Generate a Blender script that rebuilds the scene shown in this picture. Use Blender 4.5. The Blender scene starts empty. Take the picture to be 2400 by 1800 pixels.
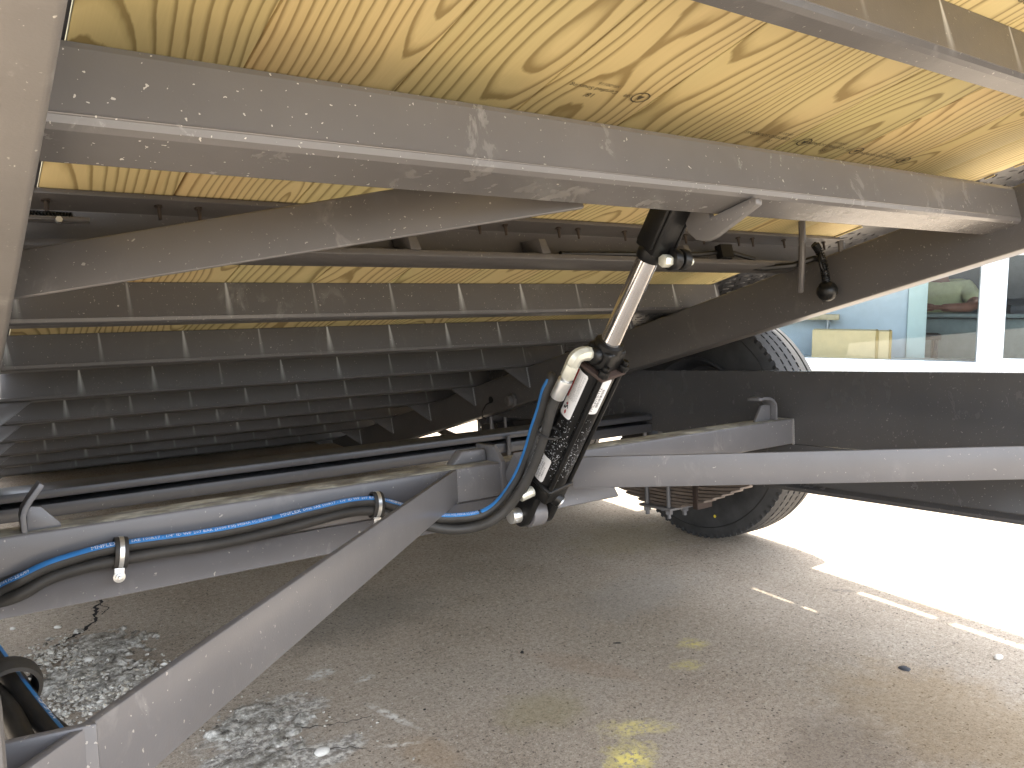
import bpy, bmesh, math, random
from mathutils import Vector, Matrix, noise
random.seed(7)
S = bpy.context.scene
PI = math.pi
H = 0.85                                   # camera height above the concrete

# ------------------------------------------------------------------ camera
cam_d = bpy.data.cameras.new('camera'); cam = bpy.data.objects.new('camera', cam_d)
S.collection.objects.link(cam); S.camera = cam
cam_d.sensor_width = 36; cam_d.lens = 36 * 1890 / 2400; cam_d.clip_start = 0.02; cam_d.clip_end = 400
Rw = [[0.817329, -0.068111, 0.572131], [-0.576152, -0.088651, 0.812521], [-0.004622, -0.993731, -0.111699]]
cam.matrix_world = Matrix(((Rw[0][0], -Rw[0][1], -Rw[0][2], 0), (Rw[1][0], -Rw[1][1], -Rw[1][2], 0),
                           (Rw[2][0], -Rw[2][1], -Rw[2][2], H), (0, 0, 0, 1)))
# ------------------------------------------------------------------ light
SUN = Vector((.10, .12, 1.0)).normalized()
elev = math.asin(SUN.z); azim = math.atan2(SUN.x, SUN.y)
W = bpy.data.worlds.new('World'); S.world = W; W.use_nodes = True
wn = W.node_tree; bg = wn.nodes['Background']; bg.inputs[1].default_value = 0.15
sky = wn.nodes.new('ShaderNodeTexSky'); sky.sky_type = 'NISHITA'; sky.sun_disc = False
sky.sun_elevation = elev; sky.sun_rotation = azim; sky.air_density = 1.0; sky.dust_density = 2.0
hs = wn.nodes.new('ShaderNodeHueSaturation'); hs.inputs['Saturation'].default_value = .34   # desaturated so the sky does not turn the shade blue
wn.links.new(sky.outputs[0], hs.inputs['Color']); wn.links.new(hs.outputs[0], bg.inputs[0])
sun_d = bpy.data.lights.new('sun', 'SUN'); sun_d.energy = 2.0; sun_d.angle = math.radians(0.8); sun_d.color = (1, .91, .77)
sun = bpy.data.objects.new('sun', sun_d); S.collection.objects.link(sun)
sun.rotation_euler = SUN.to_track_quat('Z', 'Y').to_euler()
S.view_settings.view_transform = 'Standard'; S.view_settings.look = 'None'
S.view_settings.exposure = 2.95; S.view_settings.gamma = 1; S.view_settings.use_curve_mapping = False

# ------------------------------------------------------------------ frames
I4 = Matrix.Identity(4)
def frame(deg, d):                         # tilted trailer frames: x across, y to the rear, z up
    t = math.radians(deg)
    m = Matrix(((1, 0, 0, 0), (0, math.cos(t), math.sin(t), 0), (0, -math.sin(t), math.cos(t), 0), (0, 0, 0, 1)))
    m.translation = Vector((0, 0, H)) + m.to_3x3() @ Vector((0, 0, d)); return m
MD = frame(16.3, 0.5)                      # deck frame, z = 0 on the underside of the planks
MF = frame(4.0, 0.0)                       # lower frame, z = -v
def T(x, y, z): return Matrix.Translation((x, y, z))

# ------------------------------------------------------------------ materials
def mat(name):
    m = bpy.data.materials.new(name); m.use_nodes = True
    nt = m.node_tree; return m, nt, nt.nodes['Principled BSDF']
class NB:
    def __init__(s, nt): s.nt = nt
    def new(s, t, **k):
        n = s.nt.nodes.new('ShaderNode' + t)
        for a, v in k.items(): setattr(n, a, v)
        return n
    def put(s, sock, v):
        if v is None: return
        if hasattr(v, 'is_linked'): s.nt.links.new(v, sock)
        else:
            if isinstance(v, (tuple, list)) and len(v) == 3 and len(sock.default_value) == 4: v = (*v, 1)
            sock.default_value = v
    def math(s, op, a, b=None, c=None, clamp=False):
        n = s.new('Math', operation=op, use_clamp=clamp); s.put(n.inputs[0], a)
        if b is not None: s.put(n.inputs[1], b)
        if c is not None: s.put(n.inputs[2], c)
        return n.outputs[0]
    def vmath(s, op, a, b=None):
        n = s.new('VectorMath', operation=op); s.put(n.inputs[0], a)
        if b is not None: s.put(n.inputs[1], b)
        return n.outputs[1] if op in ('LENGTH', 'DISTANCE') else n.outputs[0]
    def noise(s, vec, scale, detail=3, rough=.5, w=None, dist=0):
        n = s.new('TexNoise'); s.put(n.inputs['Vector'], vec)
        if w is not None: n.noise_dimensions = '4D'; s.put(n.inputs['W'], w)
        n.inputs['Scale'].default_value = scale; n.inputs['Detail'].default_value = detail
        n.inputs['Roughness'].default_value = rough; n.inputs['Distortion'].default_value = dist
        return n.outputs[0], n.outputs[1]
    def voro(s, vec, scale, feature='F1', rnd=1.0):
        n = s.new('TexVoronoi', feature=feature); s.put(n.inputs['Vector'], vec); n.inputs['Scale'].default_value = scale
        n.inputs['Randomness'].default_value = rnd
        return n.outputs[0], n.outputs[1]
    def ramp(s, f, pts):
        n = s.new('ValToRGB'); s.put(n.inputs[0], f); e = n.color_ramp.elements
        while len(e) < len(pts): e.new(.5)
        for q, (p, c) in zip(e, pts):
            q.position = p; q.color = (c, c, c, 1) if isinstance(c, (int, float)) else (*c, 1)
        return n.outputs[0]
    def mix(s, f, a, b, mode='MIX'):
        n = s.new('Mix', data_type='RGBA', blend_type=mode); s.put(n.inputs[0], f); s.put(n.inputs[6], a); s.put(n.inputs[7], b)
        return n.outputs[2]
    def map(s, vec, loc=(0, 0, 0), scale=(1, 1, 1), rot=(0, 0, 0)):
        n = s.new('Mapping'); s.put(n.inputs[0], vec); n.inputs[1].default_value = loc; n.inputs[2].default_value = rot; n.inputs[3].default_value = scale
        return n.outputs[0]
    def bump(s, h, strength, dist, normal=None):
        n = s.new('Bump'); s.put(n.inputs['Height'], h); n.inputs['Strength'].default_value = strength; n.inputs['Distance'].default_value = dist
        if normal is not None: s.put(n.inputs['Normal'], normal)
        return n.outputs[0]
    def obj(s):
        tc = s.new('TexCoord'); oi = s.new('ObjectInfo')
        r = s.math('MULTIPLY', oi.outputs['Random'], 37.0); cb = s.new('CombineXYZ'); s.put(cb.inputs[0], r); s.put(cb.inputs[1], r)
        return s.vmath('ADD', tc.outputs['Object'], cb.outputs[0]), oi.outputs['Random'], tc.outputs['Object']

def simple(name, col, rough=.5, metal=0, bump=0, bscale=200, var=.08, spec=None, coat=0):
    m, nt, b = mat(name); k = NB(nt); v, rnd, o = k.obj()
    f, _ = k.noise(v, 14, 4, .6)
    dark = tuple(c * (1 - var * 2) for c in col); lite = tuple(min(1, c * (1 + var * 2)) for c in col)
    k.put(b.inputs['Base Color'], k.ramp(f, [(.25, dark), (.75, lite)]))
    b.inputs['Metallic'].default_value = metal
    f2, _ = k.noise(v, 60, 3); k.put(b.inputs['Roughness'], k.math('MULTIPLY_ADD', f2, .16, rough - .08))
    if coat: b.inputs['Coat Weight'].default_value = coat
    if bump:
        f3, _ = k.noise(v, bscale, 3); k.put(b.inputs['Normal'], k.bump(f3, 1.0, bump))
    return m

def paint(name, col, rough=.34, specks=1.0, smear=1.0, dust=0.0, streaking=0.0):
    """satin grey enamel with orange peel, dried splashes and mud specks"""
    m, nt, b = mat(name); k = NB(nt); v, rnd, o = k.obj()
    f, _ = k.noise(v, 4, 4, .6)
    c = k.ramp(f, [(.3, tuple(x * .9 for x in col)), (.7, tuple(x * 1.1 for x in col))])
    zone, _ = k.noise(v, 3.1, 2)
    zn = k.ramp(zone, [(.40, .25), (.60, 1.0)])
    # smears: thin dried water marks
    f2, _ = k.noise(k.map(v, scale=(1, 1, .6)), 26, 6, .65, dist=.6)
    f2b, _ = k.noise(v, 7, 3)
    sm = k.math('MULTIPLY', k.ramp(f2, [(.55, 0), (.66, 1)]), k.ramp(f2b, [(.48, 0), (.7, 1)]))
    c = k.mix(k.math('MULTIPLY', sm, .42 * smear), c, (.42, .40, .37))
    if streaking:   # pale runs fading downward below every joint of the planks
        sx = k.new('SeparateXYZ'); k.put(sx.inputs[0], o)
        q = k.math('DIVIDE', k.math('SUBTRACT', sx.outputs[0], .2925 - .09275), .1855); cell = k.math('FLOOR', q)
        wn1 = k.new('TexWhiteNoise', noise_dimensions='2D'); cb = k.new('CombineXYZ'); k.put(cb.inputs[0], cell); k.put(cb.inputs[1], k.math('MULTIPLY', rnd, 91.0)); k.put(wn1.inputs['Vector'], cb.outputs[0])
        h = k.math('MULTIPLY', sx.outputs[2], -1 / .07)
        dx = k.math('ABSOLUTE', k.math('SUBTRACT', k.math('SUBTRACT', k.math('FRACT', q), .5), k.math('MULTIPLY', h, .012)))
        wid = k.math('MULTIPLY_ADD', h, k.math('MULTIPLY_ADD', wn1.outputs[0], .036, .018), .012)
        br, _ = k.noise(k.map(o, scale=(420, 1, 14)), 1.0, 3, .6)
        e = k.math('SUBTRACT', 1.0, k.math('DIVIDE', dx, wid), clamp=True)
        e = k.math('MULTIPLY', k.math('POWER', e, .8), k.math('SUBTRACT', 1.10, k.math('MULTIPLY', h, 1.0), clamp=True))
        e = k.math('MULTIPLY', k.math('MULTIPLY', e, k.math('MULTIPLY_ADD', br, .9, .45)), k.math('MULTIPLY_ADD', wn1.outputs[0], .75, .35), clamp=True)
        c = k.mix(k.math('MULTIPLY', e, streaking), c, (.66, .68, .67))
    # round droplet specks in two sizes
    vv = k.vmath('ADD', v, k.mix(1.0, k.noise(v, 130, 2)[1], (.012, .012, .012), 'MULTIPLY'))
    d1, c1 = k.voro(vv, 70); r1 = k.new('SeparateColor'); k.put(r1.inputs[0], c1)
    th = k.math('MULTIPLY', k.math('MULTIPLY', r1.outputs[0], r1.outputs[0]), .125)
    s1 = k.math('MULTIPLY', k.math('LESS_THAN', d1, th), k.math('GREATER_THAN', r1.outputs[1], .22))
    d2, c2 = k.voro(vv, 150); r2 = k.new('SeparateColor'); k.put(r2.inputs[0], c2)
    s2 = k.math('MULTIPLY', k.math('LESS_THAN', d2, k.math('MULTIPLY', r2.outputs[0], .18)), k.math('GREATER_THAN', r2.outputs[1], .40))
    s2 = k.math('MULTIPLY', s2, zn)
    sp = k.math('MULTIPLY', k.math('MAXIMUM', s1, s2), specks * .75, clamp=True)
    c = k.mix(sp, c, (.50, .47, .42))
    rgh = k.math('MULTIPLY_ADD', sm, .25, rough)
    if dust:
        d, _ = k.noise(k.map(v, scale=(.45, 1, 1)), 34, 7, .72, dist=.8)
        dm = k.math('MULTIPLY', k.ramp(d, [(.40, 0), (.58, 1)]), dust)
        tan, _ = k.noise(v, 22, 4)
        c = k.mix(dm, c, k.ramp(tan, [(.3, (.20, .175, .13)), (.48, (.44, .43, .35)), (.66, (.70, .69, .60))]))
        rgh = k.math('MULTIPLY_ADD', dm, .5, rough, clamp=True)
    k.put(b.inputs['Base Color'], c)
    k.put(b.inputs['Roughness'], k.math('ADD', rgh, k.math('MULTIPLY', sp, .35), clamp=True))
    op, _ = k.noise(v, 420, 2); wv, _ = k.noise(v, 12, 2)
    n1 = k.bump(wv, .6, .0016); n2 = k.bump(op, .5, .00022, n1)
    k.put(b.inputs['Normal'], k.bump(k.math('MAXIMUM', sp, k.math('MULTIPLY', sm, .4)), .5, .0006, n2))
    return m

def pine(name):
    """pressure treated pine: growth rings cut by the plank face, so straight grain turns into cathedrals and eyes"""
    m, nt, b = mat(name); k = NB(nt)
    tc = k.new('TexCoord'); oi = k.new('ObjectInfo'); o = tc.outputs['Object']; R = oi.outputs['Random']
    sx = k.new('SeparateXYZ'); k.put(sx.inputs[0], o)
    x, y, z = sx.outputs
    w = k.math('MULTIPLY', R, 91.7)
    yv = k.new('CombineXYZ'); k.put(yv.inputs[1], y)
    def fr(mul): return k.math('FRACT', k.math('MULTIPLY', R, mul))
    ny, _ = k.noise(yv.outputs[0], 1.15, 2, .5, w=w)
    ny2, _ = k.noise(yv.outputs[0], .8, 2, .5, w=k.math('ADD', w, 11.3))
    u = k.math('ADD', x, k.math('ADD', k.math('MULTIPLY', k.math('SUBTRACT', fr(53.1), .5), .17), k.math('MULTIPLY', k.math('SUBTRACT', ny2, .5), .13)))
    v = k.math('ADD', k.math('MULTIPLY', k.math('SUBTRACT', ny, .42), .30), k.math('ADD', k.math('MULTIPLY', fr(17.7), .05), z))
    wig, _ = k.noise(k.map(o, scale=(7, .75, 7)), 1.0, 3, .5, w=w)
    wig2, _ = k.noise(k.map(o, scale=(40, 7, 40)), 1.0, 4, .6, w=w)
    rr = k.math('SQRT', k.math('ADD', k.math('MULTIPLY', u, u), k.math('MULTIPLY', v, v)))
    rr = k.math('ADD', rr, k.math('ADD', k.math('MULTIPLY', wig, .045), k.math('MULTIPLY', wig2, .0060)))
    ring = k.math('FRACT', k.math('MULTIPLY', rr, k.math('MULTIPLY_ADD', k.math('MULTIPLY', fr(29.3), fr(29.3)), 90, 62)))
    late = k.ramp(ring, [(.0, .04), (.50, 0), (.66, .30), (.80, .95), (.90, 1), (.97, .04)])
    rnd1, _ = k.noise(k.map(o, scale=(4, .8, 4)), 1.0, 3, .5, w=w)
    base = k.ramp(rnd1, [(.25, (.52, .475, .245)), (.45, (.64, .545, .295)), (.62, (.69, .55, .300)), (.8, (.67, .44, .22))])
    lcol = k.ramp(rnd1, [(.3, (.195, .155, .062)), (.6, (.24, .16, .062)), (.85, (.32, .155, .06))])
    c = k.mix(k.math('MULTIPLY', late, .82), base, lcol)
    tint = k.ramp(fr(7.9), [(0, (1, 1, .92)), (.5, (1.0, .95, .86)), (1, (.9, .95, .80))])
    c = k.mix(1.0, c, tint, 'MULTIPLY')
    fib, _ = k.noise(k.map(o, scale=(420, 9, 420)), 1.0, 3, .6, w=w)
    c = k.mix(k.math('MULTIPLY', fib, .22), c, (.30, .22, .10))
    # knots and resin streaks
    kd, kc = k.voro(k.map(o, scale=(6.5, 1.15, 1)), 1.0)
    kn = k.ramp(k.math('ADD', kd, k.math('MULTIPLY', wig2, .04)), [(.035, 1), (.075, 0)])
    c = k.mix(k.math('MULTIPLY', kn, .9), c, (.10, .045, .02))
    st, _ = k.noise(k.map(o, scale=(30, 1.1, 30)), 1.0, 2, .5, w=k.math('ADD', w, 3.1))
    c = k.mix(k.ramp(st, [(.66, 0), (.80, .55)]), c, (.44, .21, .07))
    k.put(b.inputs['Base Color'], c); b.inputs['Roughness'].default_value = .62; b.inputs['Specular IOR Level'].default_value = .3
    k.put(b.inputs['Normal'], k.bump(fib, .3, .0006))
    return m

def ellmask(k, P, cx, cy, rx, ry, ang=0, soft=.35, wob=.6, nv=None):
    q = k.map(P, loc=(0, 0, 0)); q = k.vmath('SUBTRACT', P, (cx, cy, 0))
    q = k.map(q, rot=(0, 0, -ang)); q = k.map(q, scale=(1 / rx, 1 / ry, 0))
    d = k.vmath('LENGTH', q); d = k.math('ADD', d, k.math('MULTIPLY', k.math('SUBTRACT', nv, .5), wob * 2))
    return k.ramp(d, [(max(0, 1 - soft), 1), (1.0, 0)])

def concrete():
    m, nt, b = mat('worn_concrete'); k = NB(nt)
    g = k.new('NewGeometry'); P = g.outputs['Position']
    big, _ = k.noise(P, .9, 5, .6); mid, _ = k.noise(P, 3.2, 5, .6); fine, _ = k.noise(P, 170, 5, .75); fine2, _ = k.noise(P, 330, 2, .6)
    c = k.ramp(mid, [(.30, (.35, .285, .22)), (.50, (.44, .37, .295)), (.70, (.50, .43, .355))])
    c = k.mix(k.ramp(big, [(.35, .35), (.65, 0)]), c, (.20, .19, .15))
    c = k.mix(k.ramp(fine, [(.34, .85), (.50, 0)]), c, (.095, .075, .055))
    c = k.mix(k.ramp(fine2, [(.52, 0), (.66, .7)]), c, (.56, .50, .41))
    mg, _ = k.noise(P, 75, 7, .78)
    c = k.mix(k.ramp(mg, [(.36, .42), (.50, 0)]), c, (.12, .095, .07)); c = k.mix(k.ramp(mg, [(.52, 0), (.64, .34)]), c, (.62, .55, .46))
    # aggregate: dark and pale sand grains
    d1, c1 = k.voro(P, 150); s1 = k.new('SeparateColor'); k.put(s1.inputs[0], c1)
    grain = k.math('LESS_THAN', d1, k.math('MULTIPLY', s1.outputs[2], .42))
    c = k.mix(k.math('MULTIPLY', k.math('MULTIPLY', grain, k.math('GREATER_THAN', s1.outputs[0], .86)), .75), c, (.05, .04, .03))
    c = k.mix(k.math('MULTIPLY', k.math('MULTIPLY', grain, k.math('LESS_THAN', s1.outputs[0], .09)), .8), c, (.52, .47, .38))
    d2, c2 = k.voro(P, 42); s2 = k.new('SeparateColor'); k.put(s2.inputs[0], c2)
    c = k.mix(k.math('MULTIPLY', k.math('LESS_THAN', d2, k.math('MULTIPLY', s2.outputs[1], .09)), k.math('GREATER_THAN', s2.outputs[0], .90)), c, (.03, .026, .02))
    c = k.mix(k.math('MULTIPLY', k.math('LESS_THAN', d2, k.math('MULTIPLY', s2.outputs[1], .08)), k.math('LESS_THAN', s2.outputs[0], .05)), c, (.72, .70, .64))
    nv, _ = k.noise(P, 16, 6, .65); nv2, _ = k.noise(P, 70, 5, .7)
    def blot(cc, cx, cy, rx, ry, ang, col, amt, soft=.5, wob=.6, grit=0):
        e = ellmask(k, P, cx, cy, rx, ry, ang, soft, wob, nv)
        if grit: e = k.math('MULTIPLY', e, k.ramp(nv2, [(.40, 0), (.40 + grit, 1)]))
        return k.mix(k.math('MULTIPLY', e, amt), cc, col)
    for a in ((1.15, 1.35, .05, .18, .5, (.33, .20, .11), .18), (.69, 1.24, .05, .10, .3, (.40, .26, .13), .25), (2.2, 1.05, .10, .18, 0, (.42, .26, .13), .25),
              (1.6, .75, .25, .3, 0, (.30, .20, .08), .35), (.95, 1.25, .12, .09, 0, (.28, .24, .10), .35), (1.9, 2.0, .3, .2, 0, (.30, .24, .11), .3),
              (1.3, .80, .22, .14, .4, (.16, .13, .10), .4), (1.55, 1.6, .3, .14, .2, (.34, .33, .31), .3), (.8, 1.95, .35, .2, 0, (.12, .115, .10), .4)):
        c = blot(c, *a)
    # flaking yellow paint and pale scuffs
    c = blot(c, 1.44, 1.285, .055, .035, -.5, (.66, .57, .18), .8, .8, 1.0, .14)
    c = blot(c, 1.345, 1.215, .05, .03, -.3, (.60, .52, .18), .65, .8, 1.0, .16)
    c = blot(c, 1.06, 1.09, .085, .040, -.4, (.80, .70, .26), .7, .8, 1.0, .16)
    c = blot(c, .98, 1.02, .075, .05, .3, (.90, .78, .24), .95, .8, 1.0, .10)
    c = blot(c, .64, 1.665, .04, .022, .2, (.66, .66, .62), .9, .6, .8, .2)
    c = blot(c, .715, 1.59, .030, .014, .2, (.72, .71, .67), .9, .6, .8, .2)
    c = blot(c, .69, 1.41, .090, .013, -1.3, (.74, .72, .66), .9, .7, .5, .15)
    c = blot(c, .655, 1.305, .05, .010, -.4, (.74, .70, .62), .8, .7, .5, .15)
    c = blot(c, 2.05, 1.28, .05, .022, -.7, (.07, .07, .07), .7, .7, .8, .2)
    # spalled areas where the skin of the slab has gone
    for e in ((.47, 1.53, .15, .10, .5), (.40, 1.42, .15, .07, .2), (.50, 1.36, .13, .05, .1)):
        mk = ellmask(k, P, *e, .35, .9, nv)
        col = k.ramp(nv2, [(.36, (.06, .058, .055)), (.47, (.33, .31, .28)), (.60, (.70, .67, .60))])
        c = k.mix(k.math('MULTIPLY', mk, k.ramp(nv2, [(.34, .35), (.5, .95)])), c, col)
    k.put(b.inputs['Base Color'], c); b.inputs['Roughness'].default_value = .88; b.inputs['Specular IOR Level'].default_value = .25
    h = k.math('ADD', fine, k.math('MULTIPLY', nv, 1.5))
    k.put(b.inputs['Normal'], k.bump(h, .55, .0035))
    return m

def rubble():
    m, nt, b = mat('broken_concrete'); k = NB(nt); g = k.new('NewGeometry'); P = g.outputs['Position']
    a, _ = k.noise(P, 55, 7, .7); c1, _ = k.noise(P, 9, 4)
    d, cc = k.voro(P, 120)
    c = k.ramp(a, [(.33, (.05, .043, .034)), (.45, (.26, .245, .21)), (.56, (.50, .48, .43)), (.66, (.80, .78, .72))])
    c = k.mix(k.ramp(c1, [(.45, 0), (.6, .45)]), c, (.17, .145, .11))
    c = k.mix(k.ramp(d, [(.1, .35), (.3, 0)]), c, (.75, .72, .66))
    k.put(b.inputs['Base Color'], c); b.inputs['Roughness'].default_value = .95
    k.put(b.inputs['Normal'], k.bump(a, .9, .006)); return m

M = {}
GREY = (.140, .131, .125)
M['paint'] = paint('grey_enamel', GREY)
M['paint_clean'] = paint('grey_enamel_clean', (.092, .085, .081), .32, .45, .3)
M['paint_low'] = paint('grey_enamel_lower', (.142, .139, .144), .34, .9, .7)
M['paint_rail'] = paint('grey_enamel_rail', (.080, .079, .081), .24, .35, 0)
M['paint_dark'] = paint('grey_enamel_back', (.050, .051, .056), .34, .25, .2)
M['paint_streaked'] = paint('grey_enamel_streaked', (.088, .083, .081), .28, .8, .4, 0, .9)
M['paint_beam'] = paint('grey_enamel_beam', GREY, .24, 1.2, 1.3, 0, .22)
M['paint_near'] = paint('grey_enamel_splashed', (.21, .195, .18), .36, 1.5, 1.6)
M['dusty'] = paint('dusty_grey_enamel', (.19, .185, .18), .45, .6, .8, 1.0)
M['pine'] = pine('treated_pine')
M['black'] = simple('black_gloss_enamel', (.006, .006, .006), .36, 0, .0006, 90, .1)
M['black'].node_tree.nodes['Principled BSDF'].inputs['Specular IOR Level'].default_value = .35
M['rubber'] = simple('rubber_hose', (.030, .029, .027), .55, 0, .0003, 900, .2)
M['tyre'] = simple('tyre_rubber', (.045, .045, .046), .72, 0, .0012, 300, .2)
M['tyre_side'] = simple('tyre_sidewall', (.012, .012, .012), .6)
M['blue'] = simple('blue_stripe', (.03, .19, .50), .45, var=.15)
M['white_ink'] = simple('white_print', (.72, .74, .78), .6)
M['chrome'] = simple('chromed_steel', (.80, .78, .77), .16, 1.0, var=.02)
M['zinc'] = simple('zinc_plated_steel', (.72, .73, .72), .34, .85, .0003, 300)
M['zinc_pale'] = simple('pale_zinc_fitting', (.72, .72, .62), .38, .55)
M['screw'] = simple('dark_screw', (.06, .045, .035), .5, .5)
M['decal'] = simple('white_decal', (.74, .73, .72), .45, var=.03)
M['red'] = simple('decal_red', (.38, .022, .02), .5, var=.05)
M['ink'] = simple('black_ink', (.02, .02, .02), .6)
M['fade_ink'] = simple('faded_black_ink', (.10, .08, .045), .8, var=.3)
M['grey_ink'] = simple('grey_ink', (.25, .25, .25), .6)
M['weld'] = simple('weld_bead', (.30, .29, .28), .4, .3, .001, 200)
M['spring'] = simple('leaf_spring_steel', (.155, .125, .105), .55, .2, .0008, 120, .2)
M['rust'] = simple('rust_primer', (.045, .028, .022), .7, var=.25)
M['concrete'] = concrete(); M['rubble'] = rubble()
M['crack'] = simple('crack_soil', (.012, .010, .008), .95)
M['gravel'] = None
def gravel_mat():
    m, nt, b = mat('gravel_stone'); k = NB(nt); g = k.new('NewGeometry')
    rr = g.outputs['Random Per Island']
    c = k.ramp(rr, [(0, (.18, .15, .12)), (.3, (.42, .40, .35)), (.6, (.62, .60, .54)), (.85, (.48, .42, .32)), (1, (.82, .80, .75))])
    f, _ = k.noise(g.outputs['Position'], 300, 3); c = k.mix(k.math('MULTIPLY', f, .4), c, (.2, .18, .15))
    k.put(b.inputs['Base Color'], c); b.inputs['Roughness'].default_value = .9; return m
M['gravel'] = gravel_mat()
M['pebble'] = simple('pale_pebble', (.62, .60, .55), .8, 0, .001, 200)
M['leafbit'] = simple('dark_leaf_fragment', (.02, .018, .015), .8)
M['tar'] = simple('tar_lump', (.035, .038, .045), .75, 0, .001, 200)
M['alu'] = simple('white_powder_coat', (.80, .82, .83), .4, var=.02)
M['alu_in'] = simple('inner_window_frame', (.55, .62, .66), .4, var=.03)
M['bluewall'] = simple('blue_grey_partition', (.60, .66, .72), .7, var=.03)
M['greenpost'] = simple('pale_green_door_frame', (.66, .78, .75), .6, var=.02)
M['bwall'] = simple('white_stucco', (.78, .77, .74), .85, 0, .002, 90, .04)
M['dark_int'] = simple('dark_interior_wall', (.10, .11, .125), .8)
M['counter'] = simple('grey_green_counter', (.20, .23, .21), .55)
M['carton'] = simple('yellow_carton', (.84, .64, .36), .8, var=.04)
M['carton_b'] = simple('brown_carton_edge', (.52, .36, .14), .85, var=.05)
M['tablewood'] = simple('oak_table_top', (.55, .44, .28), .5, var=.15)
M['steel'] = simple('brushed_steel_leg', (.5, .5, .52), .35, .8)
M['stool'] = simple('black_stool', (.02, .02, .025), .5)
M['shirt'] = simple('olive_yellow_shirt', (.50, .48, .26), .9, 0, .004, 25, .08)
M['skin'] = simple('brown_skin', (.30, .13, .085), .6, var=.08)
M['hair'] = simple('dark_hair', (.02, .015, .012), .7)
def glass_mat():
    m, nt, b = mat('window_glass'); k = NB(nt); nt.nodes.remove(b)
    out = nt.nodes['Material Output']; tr = k.new('BsdfTransparent'); tr.inputs[0].default_value = (.90, .94, .95, 1)
    gl = k.new('BsdfGlossy'); gl.inputs['Roughness'].default_value = .02
    fr = k.new('Fresnel'); fr.inputs[0].default_value = 1.5; mx = k.new('MixShader')
    nt.links.new(fr.outputs[0], mx.inputs[0]); nt.links.new(tr.outputs[0], mx.inputs[1]); nt.links.new(gl.outputs[0], mx.inputs[2]); nt.links.new(mx.outputs[0], out.inputs[0])
    return m
M['glass'] = glass_mat()

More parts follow.
